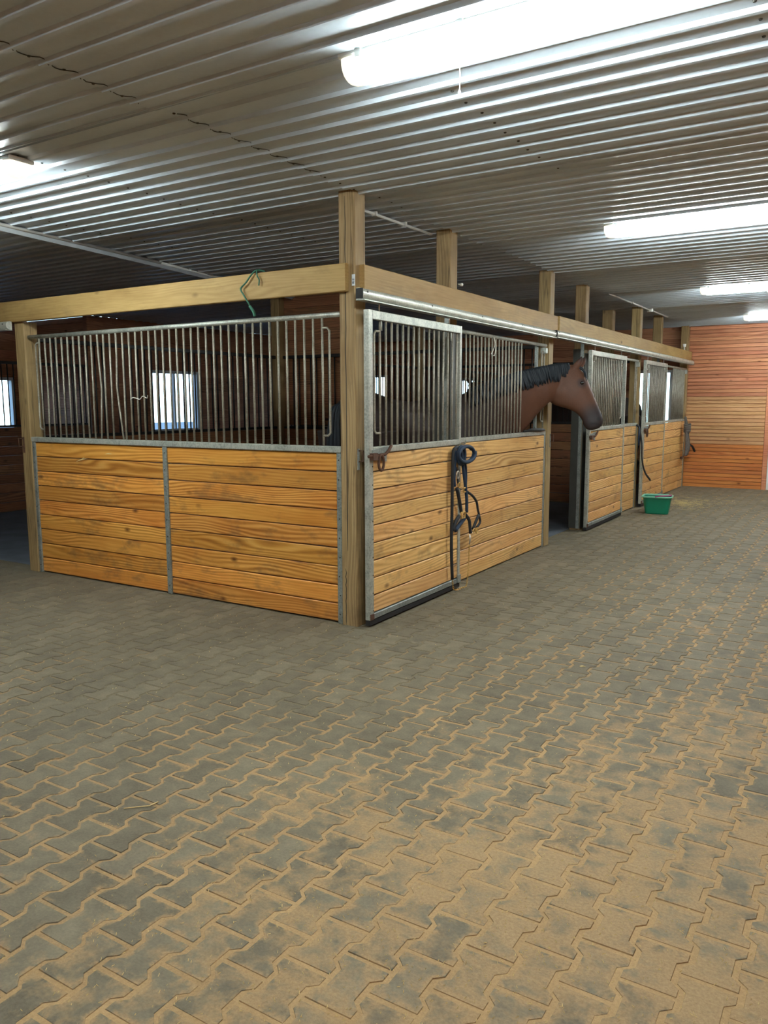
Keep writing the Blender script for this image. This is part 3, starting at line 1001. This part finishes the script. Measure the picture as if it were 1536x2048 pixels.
for lab, y0, y1, xa, xb in (('grey conduit pipe under the ceiling between the first two posts', 0.16, 1.44, -0.215, -0.19),
                            ('grey conduit pipe under the ceiling above the third stall', 5.9, 9.2, 0.03, 0.05)):
    cd = thing('conduit', lab, 'pipe', (0, 0, 0))
    MB().tube([(xa, y0, ZC-0.032), (xb, y1, ZC-0.032)], 0.012, 8).build('pipe', M['conduit'], cd, smooth=True)
    for t in (0.33, 0.66):
        MB().cbox(xa+(xb-xa)*t-0.02, xa+(xb-xa)*t+0.02, y0+(y1-y0)*t-0.012, y0+(y1-y0)*t+0.012, ZC-0.046, ZC-0.012, 0.003).build('clamp', M['conduit'], cd)
jb = thing('junction_box', 'small round junction box on the conduit by the fourth post', 'box', (0.045, 8.02, ZC-0.03))
MB().tube([(0, 0, -0.03), (0, 0, 0.015)], 0.045, 12).build('box_body', M['jbox'], jb, smooth=False)
MB().tube([(0, 0, -0.034), (0, 0, -0.03)], 0.038, 12).build('box_lid', M['conduit'], jb, smooth=False)
hk = thing('insulator', 'small white insulator screwed to the second high post', 'insulator', (-0.018, 1.53+0.07, 2.60))
MB().tube([(0, 0, 0), (0.01, 0.035, 0)], 0.006, 6).build('screw_hook', M['galv'], hk)
MB().tube([(0.01, 0.03, 0), (0.014, 0.05, 0)], [0.012, 0.016], 8).build('knob', M['white'], hk)
hk = thing('insulator', 'small pale knob on the far end of the lighter beam', 'insulator', (0.03, 10.75, ZT+0.004))
MB().tube([(0, 0, 0), (0, 0, 0.07)], 0.012, 6).build('screw_hook', M['galv'], hk)
MB().tube([(0, 0, 0.06), (0, 0, 0.11)], [0.024, 0.03], 8).build('knob', M['white'], hk)
br = thing('lamp_bracket', 'grey triangular bracket under the third ceiling light', 'bracket', (1.75, 6.4, ZC-0.01))
MB().loft([[Vector((x, 0.02*k, z)) for x, z in ((0, 0), (0.22, 0), (0.22, -0.13), (0.16, -0.13))] for k in (0, 1)]).build('bracket_plate', M['conduit'], br)

# ================================================================== HALTER ON THE DOOR
ht = thing('halter', 'black and navy halter with brass fittings hanging on the stall door', 'halter', (0.125, 1.40, 0))
def S(pts, w=0.012, mat='strap', fl=0.85, seg=8, x=0.0, name='strap'):
    P3 = catmull([(x + (p[2] if len(p) > 2 else 0), p[0]-1.40, p[1]) for p in pts], 5)
    return MB().tube(P3, w, seg, flat=((1, 0, 0), fl)).build(name, M[mat], ht, smooth=True)
S([(1.299, 1.211), (1.287, 1.105), (1.274, 0.992), (1.283, 0.91)], 0.017, 'navy', 0.85)
S([(1.329, 0.892), (1.377, 0.792), (1.418, 0.677)], 0.017, 'strap', 0.85)
S([(1.39, 1.207), (1.416, 1.096), (1.449, 0.984), (1.484, 0.857), (1.502, 0.779), (1.504, 0.666)], 0.016, 'navy', 0.85, x=0.01)
S([(1.413, 1.205), (1.478, 1.106), (1.504, 1.001), (1.499, 0.89)], 0.013, 'navy', 0.85)
S([(1.38, 0.65), (1.312, 0.607), (1.268, 0.538)], 0.017, 'strap', 0.85)
S([(1.514, 0.616), (1.42, 0.572), (1.329, 0.529)], 0.018, 'navy', 0.85, x=-0.012)
S([(1.489, 0.654), (1.57, 0.595), (1.593, 0.535), (1.606, 0.469)], 0.016, 'strap', 0.85)
S([(1.54, 0.838), (1.638, 0.796), (1.722, 0.734), (1.75, 0.666), (1.777, 0.612), (1.804, 0.543), (1.729, 0.502)], 0.012, 'strap', 0.85)
S([(1.768, 0.61), (1.711, 0.555), (1.655, 0.498)], 0.015, 'strap', 0.85)
S([(1.32, 1.07), (1.34, 1.0), (1.352, 0.93)], 0.009, 'strap', 0.85)
def ringpart(y, z, ry, rz_, r, mat, square=False):
    n = 4 if square else 14
    pts = []
    for k in range(n):
        a = 2*PI*(k+0.5)/n
        pts.append((0.012, y-1.40+ry*math.cos(a)*(1.35 if square else 1), z+rz_*math.sin(a)*(1.35 if square else 1)))
    MB().tube(pts, r, 6, closed=True).build('fitting', M[mat], ht, smooth=True)
ringpart(1.325, 1.005, 0.022, 0.032, 0.006, 'nickel')
ringpart(1.46, 0.866, 0.025, 0.018, 0.007, 'brass', True)
ringpart(1.43, 0.652, 0.036, 0.027, 0.007, 'brass', True)
ringpart(1.715, 0.478, 0.02, 0.026, 0.005, 'brass')
ringpart(1.352, 0.915, 0.016, 0.022, 0.005, 'brass')
ringpart(1.655, 0.487, 0.02, 0.016, 0.005, 'brass')

ld = thing('lead_rope', 'dark lead rope with coiled loop and long brass chain on the door', 'lead rope', (0.125, 1.25, 0))
P3 = catmull([(0.0, y-1.25, z) for y, z in ((1.321, 1.237), (1.262, 1.207), (1.25, 1.074), (1.244, 0.873), (1.243, 0.67), (1.238, 0.535), (1.242, 0.329), (1.261, 0.124))], 5)
MB().tube(P3, 0.015, 8, flat=((1, 0, 0), 0.9)).build('lead', M['strap'], ld, smooth=True)
pts = []
for k in range(40):
    a = 2*PI*k/20 + 0.6
    pts.append((0.028+0.0006*k, 0.175+0.150*math.cos(a)*(1+0.01*(k > 20)), 1.172+0.066*math.sin(a)))
MB().tube(pts, 0.0155, 8).build('rope_coil', M['navy'], ld, smooth=True)
pts = []
for k in range(20):
    a = 2*PI*k/20
    pts.append((0.022, 0.115+0.07*math.cos(a), 1.165+0.075*math.sin(a)))
MB().tube(pts, 0.014, 8, closed=True).build('rope_coil', M['navy'], ld, smooth=True)
MB().tube([(-0.027, 0.16, 1.255), (0.0, 0.16, 1.255), (0.03, 0.16, 1.262), (0.045, 0.16, 1.29)], 0.006, 6).build('hook', M['galv'], ld, smooth=True)
MB().tube([(0.0, 0.34, 0.461), (0.004, 0.345, 0.42), (0.0, 0.334, 0.372)], [0.008, 0.014, 0.006], 8, flat=((1, 0, 0), 0.6)).build('snap_hook', M['nickel'], ld, smooth=True)
ch = catmull([(0.0, y-1.25, z) for y, z in ((1.585, 0.365), (1.576, 0.201), (1.557, 0.08), (1.53, 0.012), (1.45, 0.012), (1.36, 0.013), (1.29, 0.03), (1.272, 0.075), (1.262, 0.12))], 24)
# chain links at even spacing
acc, links, last = 0, [], ch[0]
for p in ch[1:]:
    acc += (p-last).length
    if acc > 0.019:
        links.append(((p+last)/2, (p-last).normalized()))
        acc = 0
    last = p
lm = MB()
pts = [(0.006*math.cos(2*PI*k/10), 0, 0.0135*math.sin(2*PI*k/10)) for k in range(10)]
lm.tube(pts, 0.0024, 5, closed=True)
lme = lm.mesh('chain_link', M['brass'], True)
for k, (p, d) in enumerate(links):
    q = d.to_track_quat('Z', 'X')
    o = put('chain_link', lme, ld, p)
    o.rotation_mode = 'QUATERNION'
    o.rotation_quaternion = q @ Euler((0, 0, 0.6 + (PI/2 if k % 2 else 0))).to_quaternion()

# ---- hanging strap and rope bundle on far posts
hs = thing('hanging_strap', 'black strap curving down the post between second and third stalls', 'strap', (0.06, 7.62, 0))
MB().tube(catmull([(-0.02, -0.12, 1.27), (0.02, -0.10, 1.22), (0.06, -0.08, 1.0), (0.06, -0.02, 0.75), (0.08, 0.10, 0.55), (0.12, 0.30, 0.41)], 5), 0.020, 8, flat=((1, 0, 0), 0.5)).build('strap', M['strap'], hs, smooth=True)
MB().tube(catmull([(0.02, -0.10, 1.22), (0.05, -0.22, 1.16), (0.05, -0.24, 1.05), (0.04, -0.16, 0.98)], 5), 0.028, 8, flat=((1, 0, 0), 0.4)).build('strap_fold', M['navy'], hs, smooth=True)
rb = thing('rope_bundle', 'bundle of grey ropes tied up beside the cedar end wall', 'rope', (0.075, 10.9, 0))
for k in range(7):
    a = random.uniform(-0.12, 0.12)
    MB().tube(catmull([(0, 0.0, 1.33), (0.03, a*0.5, 1.18), (0.05, a, 1.0), (0.06+k*0.004, a*1.6, 0.78), (0.06, a*1.4-0.05, 0.62+0.05*random.random())], 5), 0.022, 7).build('rope', M['rope'], rb, smooth=True)
pts = []
for k in range(50):
    a = 2*PI*k/10
    pts.append((0.045+0.05*math.cos(a), 0.0+0.085*math.sin(a), 1.2-0.003*k))
MB().tube(pts, 0.018, 7).build('rope_wrap', M['rope'], rb, smooth=True)
MB().tube(catmull([(0.06, 0.15, 0.82), (0.10, 0.28, 0.77), (0.12, 0.40, 0.68)], 5), 0.02, 7).build('rope_tail', M['strap'], rb, smooth=True)
MB().tube(catmull([(0.04, -0.1, 0.64), (0.06, -0.3, 0.63), (0.06, -0.5, 0.60)], 5), [0.015]*10+[0.03], 7).build('rope_tail', M['rust'], rb, smooth=True)

# ---- twine over the left beam, strings on bars
tw = thing('baling_twine', 'loop of green baling twine hanging over the left head beam', 'twine', (-0.86, -0.05, 0))
MB().tube(catmull([(0.06, 0.06, 2.56), (0.03, 0.005, 2.562), (-0.01, -0.010, 2.53), (-0.06, -0.012, 2.48), (-0.11, -0.014, 2.44), (-0.08, -0.015, 2.39), (-0.04, -0.012, 2.33), (0.005, -0.005, 2.25)], 5), 0.0065, 6).build('twine_strand', M['twine'], tw, smooth=True)
MB().tube(catmull([(0.03, 0.005, 2.562), (0.045, -0.008, 2.52), (0.065, -0.010, 2.49), (0.06, -0.010, 2.45)], 5), 0.005, 6).build('twine_strand', M['twine'], tw, smooth=True)
MB().tube(catmull([(-0.03, -0.012, 2.31), (0.0, -0.005, 2.27), (0.01, -0.004, 2.235)], 5), 0.011, 6).build('frayed_end', M['twine'], tw, smooth=True)
sg = thing('string', 'white string knotted on the bars of the panel near the horse', 'string', (-0.015, 2.33, 0))
MB().tube(catmull([(0, 0.02, 2.22), (0.01, 0.03, 2.15), (0.012, 0.0, 2.10), (0.01, -0.05, 2.05)], 5), 0.004, 5).build('string_strand', M['string'], sg)
MB().tube(catmull([(0, 0.02, 2.22), (0.012, 0.05, 2.14), (0.01, 0.03, 2.05), (0.01, 0.0, 2.04)], 5), 0.004, 5).build('string_strand', M['string'], sg)
sg = thing('string', 'bit of pale string strung between the left bars', 'string', (-2.22, 0.02, 0))
MB().tube(catmull([(-0.09, 0, 1.64), (-0.04, -0.01, 1.655), (0.02, 0, 1.64), (0.07, -0.01, 1.665), (0.11, 0, 1.65), (0.13, -0.01, 1.67)], 5), 0.004, 5).build('string_strand', M['string'], sg)

# ================================================================== BUCKET
bk = thing('feed_bucket', 'green plastic bucket with pale rim standing in the aisle', 'bucket', (0.46, 7.20, 0.001), 0.15)
def rrect(hx, hy, r, z, n=5):
    pts = []
    for cx, cy, a0 in ((hx-r, hy-r, 0), (-hx+r, hy-r, PI/2), (-hx+r, -hy+r, PI), (hx-r, -hy+r, 1.5*PI)):
        for k in range(n):
            a = a0 + PI/2*k/(n-1)
            pts.append(Vector((cx+r*math.cos(a), cy+r*math.sin(a), z)))
    return pts
MB().loft([rrect(0.155, 0.135, 0.05, 0.0), rrect(0.162, 0.142, 0.05, 0.012), rrect(0.195, 0.172, 0.065, 0.245), rrect(0.188, 0.165, 0.06, 0.245), rrect(0.156, 0.136, 0.045, 0.02)], caps=True).build('tub', M['bucket'], bk, smooth=False)
rim = rrect(0.203, 0.180, 0.068, 0.248)
MB().tube([tuple(p) for p in rim], 0.013, 8, closed=True).build('rim', M['bucket_rim'], bk, smooth=True)
MB().loft([rrect(0.16, 0.14, 0.05, 0.09), rrect(0.165, 0.145, 0.05, 0.12)]).build('contents', M['water'], bk)
pts = catmull([(-0.02, -0.195, 0.258), (0.06, -0.17, 0.268), (0.15, -0.13, 0.272), (0.19, -0.03, 0.268), (0.16, 0.07, 0.262)], 6)
MB().tube(pts, 0.011, 8).build('rope_handle', M['pink'], bk, smooth=True)

# ================================================================== HORSE
def Dp(u, v, dep):
    """world point standing at depth dep along the line of sight used when measuring"""
    return CAM + (RT*((u-768)/FPX) + UP*((1024-v)/FPX) + fw)*dep
def ell(cn, a, b, n=20, pw=1.0):
    """ring: centre, half axes vectors a (vertical-ish), b (lateral)"""
    out = []
    for k in range(n):
        t = 2*PI*k/n
        c, s = math.cos(t), math.sin(t)
        out.append(cn + a*(abs(c)**pw*(1 if c >= 0 else -1)) + b*(abs(s)**pw*(1 if s >= 0 else -1)))
    return out
ax = Vector((0.21, 0.978, 0)).normalized()
lat = Vector((ax.y, -ax.x, 0))
T0 = Vector((-0.86, 1.02, 0))
Z = Vector((0, 0, 1))
hb = MB()
trunk = [(0.0, 1.42, .06, .05), (.04, 1.42, .20, .15), (.16, 1.41, .28, .24), (.36, 1.385, .325, .275), (.62, 1.33, .315, .275), (.90, 1.285, .33, .28),
         (1.15, 1.275, .365, .275), (1.38, 1.30, .40, .245), (1.56, 1.33, .37, .21), (1.70, 1.34, .27, .165), (1.78, 1.34, .10, .07)]
hb.loft([ell(T0+ax*t+Z*z, Z*hh, lat*hw, 22) for t, z, hh, hw in trunk])
vd = (fw - Z*fw.z).normalized()
def sect(tu, tv, bu, bv, dep, w, depb=None):
    T = Dp(tu, tv, dep)
    B = Dp(bu, bv, depb or dep)
    return T, B, (T+B)/2, (T-B)/2, w
neck = [sect(880, 812, 950, 960, 7.75, .20), sect(935, 782, 975, 925, 7.9, .175, 8.05), sect(985, 762, 1020, 892, 8.05, .145, 8.25), sect(1022, 750, 1053, 856, 8.18, .120, 8.36),
        sect(1054, 742, 1077, 826, 8.28, .108, 8.40), sect(1086, 735, 1097, 806, 8.38, .104), sect(1118, 729, 1112, 800, 8.45, .096), sect(1138, 729, 1125, 795, 8.48, .085)]
hb.loft([ell(c, a, vd*w, 20) for T, B, c, a, w in neck])
head = [sect(1132, 728, 1112, 768, 8.45, .065), sect(1146, 730, 1100, 788, 8.45, .092), sect(1158, 736, 1098, 802, 8.45, .106), sect(1168, 746, 1107, 810, 8.45, .112),
        sect(1175, 759, 1121, 814, 8.44, .106), sect(1182, 776, 1136, 818, 8.43, .09), sect(1189, 793, 1149, 824, 8.42, .076), sect(1196, 810, 1158, 831, 8.41, .066),
        sect(1202, 825, 1164, 840, 8.40, .062), sect(1206, 838, 1167, 851, 8.39, .064), sect(1205, 849, 1173, 859, 8.39, .056), sect(1199, 856, 1182, 861, 8.39, .030)]
hb.loft([ell(c, a, vd*w, 20, 0.9) for T, B, c, a, w in head])
# ears
ears = []
for side, (bu, bv, tu, tv) in ((-1, (1150, 738, 1165, 711)), (1, (1158, 736, 1171, 712))):
    b0 = Dp(bu, bv, 8.45+side*0.055)
    t0 = Dp(tu, tv, 8.45+side*0.085)
    d = t0-b0
    rg = []
    for t, r in ((-0.1, .036), (0.12, .044), (0.4, .046), (0.7, .033), (0.92, .014), (1.0, .006)):
        rg.append(ell(b0+d*t, RT*r, vd*r*0.62, 10))
    hb.loft(rg)
    ears.append((b0, t0))
# jowl and eye ridge
ec = Dp(1164, 766, 8.45-0.098)
for c, r in ((Dp(1122, 786, 8.45-0.05), .088), (Dp(1164, 764, 8.45-0.072), .038), (Dp(1164, 764, 8.45+0.072), .038)):
    hb.loft([ell(c+Z*r*math.cos(PI*k/8), RT*r*max(math.sin(PI*k/8), .02), vd*r*max(math.sin(PI*k/8), .02)*0.75, 12) for k in range(9)])
# nostril flare
nc = Dp(1197, 838, 8.39-0.052)
# legs: (start along axis, lateral, list of (dx along axis, z, r))
fore = [(0, 1.15, .14), (.02, .95, .11), (.03, .78, .078), (.03, .60, .062), (.02, .52, .066), (.015, .46, .058), (.01, .30, .042), (.01, .18, .046), (.03, .11, .045), (.05, .06, .062), (.06, .0, .072)]
hind = [(0, 1.35, .20), (.02, 1.12, .19), (.06, .92, .14), (.0, .74, .095), (-.10, .60, .07), (-.14, .52, .068), (-.13, .42, .052), (-.10, .28, .044), (-.08, .17, .048), (-.05, .10, .046), (-.03, .06, .062), (-.02, .0, .072)]
hooves = []
for t, sd, L, spr in ((1.42, .13, fore, 0.03), (1.36, -.13, fore, -0.04), (.24, .14, hind, 0.05), (.20, -.14, hind, -0.05)):
    rg = []
    for dx, z, r in L:
        c = T0 + ax*(t+dx+spr) + lat*sd + Z*(z+0.020)
        rg.append(ell(c, ax*r*1.1, lat*r, 12))
        if z == 0.0:
            hooves.append(c)
    hb.loft(rg)
tmp = hb.mesh('horse_raw', M['eye'])
to = bpy.data.objects.new('horse_raw', tmp)
C.objects.link(to)
rm = to.modifiers.new('remesh', 'REMESH')
rm.mode = 'VOXEL'
rm.voxel_size = 0.0125
sm = to.modifiers.new('smooth', 'SMOOTH')
sm.factor = 0.5
sm.iterations = 5
dg = bpy.context.evaluated_depsgraph_get()
hm = bpy.data.meshes.new_from_object(to.evaluated_get(dg))
bpy.data.objects.remove(to)
hm.name = 'horse'
hm.materials.clear()
t = NT('bay_coat')
at = t.n('ShaderNodeAttribute')
at.attribute_name = 'coat'
nz = t.noise(t.pos(), 60.0, 3.0, 0.6)
t.link(t.mix(t.math('MULTIPLY', nz, 0.35), at.outputs['Color'], (0.02, 0.012, 0.01, 1)), t.b.inputs['Base Color'])
t.b.inputs['Roughness'].default_value = 0.6
t.b.inputs['Specular IOR Level'].default_value = 0.25
M['coat'] = t.m
hm.materials.append(M['coat'])
for p in hm.polygons:
    p.use_smooth = True
ca = hm.attributes.new('coat', 'FLOAT_COLOR', 'POINT')
brown = Vector(srgb(94, 62, 46)[:3])
dark = Vector(srgb(46, 38, 38)[:3])
black = Vector(srgb(28, 26, 28)[:3])
body = Vector(srgb(46, 34, 29)[:3])
muz = Dp(1192, 845, 8.39)
def sstep(a, b, x):
    x = min(max((x-a)/(b-a), 0), 1)
    return x*x*(3-2*x)
mouth = [(Dp(1203, 850, 8.39-0.05), Dp(1183, 846, 8.39-0.064)), (Dp(1183, 846, 8.39-0.064), Dp(1174, 840, 8.39-0.062))]
dat = []
for v in hm.vertices:
    p = v.co
    c = brown.copy()
    # the trunk is a darker bay than head and neck
    k = sstep(3.35, 2.6, p.y)
    c = c.lerp(body, k)
    c = c.lerp(black, sstep(0.85, 0.55, p.z))            # black points on the legs
    d = (p-muz).length
    c = c.lerp(dark, sstep(0.27, 0.10, d))
    d = (p-ec).length
    c = c.lerp(dark, 0.75*sstep(0.075, 0.025, d))
    d = (p-nc).length
    c = c.lerp(black, sstep(0.026, 0.014, d))
    for b0, t0 in ears:
        c = c.lerp(dark, 0.8*sstep(0.11, 0.03, (p-t0).length))
    # mouth line and the groove behind the jaw
    for a_, b_ in mouth:
        ab = b_-a_
        q_ = min(max((p-a_).dot(ab)/ab.length_squared, 0), 1)
        c = c.lerp(black, 0.8*sstep(0.012, 0.005, (p-a_-ab*q_).length))
    dat += [c.x, c.y, c.z, 1.0]
ca.data.foreach_set('color', dat)
horse = put('horse', hm)
tag(horse, 'bay horse leaning its dark muzzled head out over the stall front', 'horse', 'stabled horses')
# eye
eb = MB()
r = 0.019
eb.loft([ell(ec+Z*r*math.cos(PI*k/8), RT*r*1.15*max(math.sin(PI*k/8), .02), vd*r*max(math.sin(PI*k/8), .02), 12) for k in range(9)])
eb.build('eye', M['eye'], horse, smooth=True)
e2 = Dp(1164, 766, 8.45+0.098)
MB().loft([ell(e2+Z*r*math.cos(PI*k/8), RT*r*1.15*max(math.sin(PI*k/8), .02), vd*r*max(math.sin(PI*k/8), .02), 12) for k in range(9)]).build('eye', M['eye'], horse, smooth=True)
for c in hooves:
    MB().loft([ell(c+Z*z+ax*o, ax*rr*1.15, lat*rr, 14) for z, rr, o in ((-0.008, .082, 0.008), (0.03, .074, 0.0), (0.062, .066, -0.008))]).build('hoof', M['hoof'], horse, smooth=True)
# mane: locks falling from the crest onto the near side
mn = MB()
for q in range(280):
    s = random.uniform(1.0, 6.9)
    i = int(s)
    f = s-i
    def ip(k):
        return neck[i][k]*(1-f) + neck[min(i+1, 7)][k]*f
    T, cc, a, w = ip(0), ip(2), ip(3), ip(4)
    ln = random.uniform(0.13, 0.19) * (1.0 if s < 6 else 0.75)
    back = -vd
    un = a.normalized()
    fall = (-un*0.85 - Z*0.35).normalized()
    jit = RT*random.uniform(-.03, .03)
    p0 = T + un*0.004 + vd*0.012
    p1 = T + back*w*0.45 + un*0.010 + fall*0.012
    p2 = T + back*(w*0.80+0.012) + fall*ln*0.45 + jit*0.5
    p3 = T + back*(w*1.02+0.014) + fall*ln + jit
    mn.tube(catmull([p0, p1, p2, p3], 3), [.010, .013, .014, .015, .015, .014, .013, .012, .009, .003], 5, flat=(tuple(vd), 0.55))
for q in range(8):
    p0 = Dp(1147+random.uniform(-4, 6), 731+random.uniform(-1, 4), 8.45+random.uniform(-.05, .05))
    p1 = Dp(1166+random.uniform(-3, 3), 741, 8.45+random.uniform(-.07, .05))
    p2 = Dp(1171+random.uniform(-4, 3), 757+random.uniform(-4, 6), 8.45+random.uniform(-.10, .02))
    mn.tube(catmull([p0, p1, p2], 3), [.008, .01, .010, .009, .008, .006, .003], 5)
mn.build('mane', M['mane'], horse, smooth=True)
tl = MB()
for q in range(16):
    o = Vector((random.uniform(-.035, .035), random.uniform(-.02, .02), 0))
    b0 = T0 + Z*1.60 + ax*0.06
    tl.tube(catmull([b0+o*0.4, b0-ax*0.10+o-Z*0.08, b0-ax*0.12+o*1.3-Z*0.5, b0-ax*0.06+o*1.2-Z*random.uniform(.8, 1.0)], 4), [.014]*6+[.02]*4+[.014, .01, .004], 5)
tl.build('tail', M['mane'], horse, smooth=True)

# second horse, standing across the last stall
def copy_tree(o, parent=None):
    c = o.copy()
    C.objects.link(c)
    c.parent = parent
    for ch_ in list(o.children):
        copy_tree(ch_, c)
    return c
h2 = copy_tree(horse)
tag(h2, 'second dark horse standing behind the bars of the last stall', 'horse', 'stabled horses')
ang = PI/2 - math.atan2(ax.y, ax.x) + PI*0.62
Rm = Matrix.Rotation(ang, 4, 'Z')
pc0 = T0 + ax*0.85
h2.matrix_world = Matrix.Translation(Vector((-1.35, 9.55, 0))) @ Rm @ Matrix.Translation(-Vector((pc0.x, pc0.y, 0)))

# ================================================================== LITTER ON THE FLOOR
tg = thing('straw_stalk', 'single bent straw stalk lying on the pavers at lower left', 'straw', (0.70, -2.63, 0.004))
MB().tube([(-0.065, -0.01, 0), (-0.02, 0.03, 0.002), (0.01, 0.055, 0.003), (0.012, 0.10, 0.0)], 0.0022, 5).build('stalk', M['straw'], tg)
sh = MB()
def bit(x, y, L, w, a, z=0.002):
    dx, dy = math.cos(a)*L/2, math.sin(a)*L/2
    nx, ny = -math.sin(a)*w/2, math.cos(a)*w/2
    h = random.uniform(0.001, 0.004)
    b = len(sh.v)
    sh.v += [(x-dx-nx, y-dy-ny, z), (x+dx-nx, y+dy-ny, z+h), (x+dx+nx, y+dy+ny, z+h), (x-dx+nx, y-dy+ny, z), (x-dx, y-dy, z+0.002), (x+dx, y+dy, z+h+0.002)]
    sh.f += [(b, b+1, b+2, b+3), (b, b+4, b+5, b+1), (b+3, b+2, b+5, b+4), (b, b+3, b+4), (b+1, b+5, b+2)]
for q in range(2000):
    x = random.triangular(0.6, 3.6, 2.4)
    y = random.triangular(-4.2, -0.8, -3.2)
    bit(x, y, random.uniform(.003, .010), random.uniform(.001, .0025), random.uniform(0, PI))
for q in range(700):
    xx = random.uniform(-3, 3.2)
    bit(xx, random.uniform(-3.6, 5 if xx > 0.15 else -0.1), random.uniform(.004, .012), random.uniform(.001, .003), random.uniform(0, PI))
so = sh.build('wood_shavings', M['straw'])
tag(so, 'fine wood shavings scattered over the pavers in the foreground', 'shavings', kind='stuff')
sh = MB()
for q in range(420):
    r_, a_ = abs(random.gauss(0, 0.45)), random.uniform(0, 2*PI)
    hx_, hy_ = max(0.12, 0.55+r_*math.cos(a_)*0.9), 8.6+r_*math.sin(a_)*1.4
    if hy_ < 7.6:
        continue
    bit(hx_, hy_, random.uniform(.04, .14), random.uniform(.003, .005), random.uniform(0, PI), 0.004)
tag(sh.build('loose_hay', M['hay']), 'thin scatter of loose hay on the floor beyond the green bucket', 'hay', kind='stuff')
lf_ = thing('dead_leaf', 'tiny dead leaf lying on the pavers right of centre', 'leaf', (1.66, -0.02, 0.003))
MB().loft([[Vector((x, y, z+dz)) for x, y, z in ((-.02, 0, 0), (-.005, .009, .006), (.012, .007, .002), (.022, 0, .004), (.01, -.008, .006), (-.006, -.008, 0))] for dz in (0, .001)]).build('leaf_blade', M['hay'], lf_)
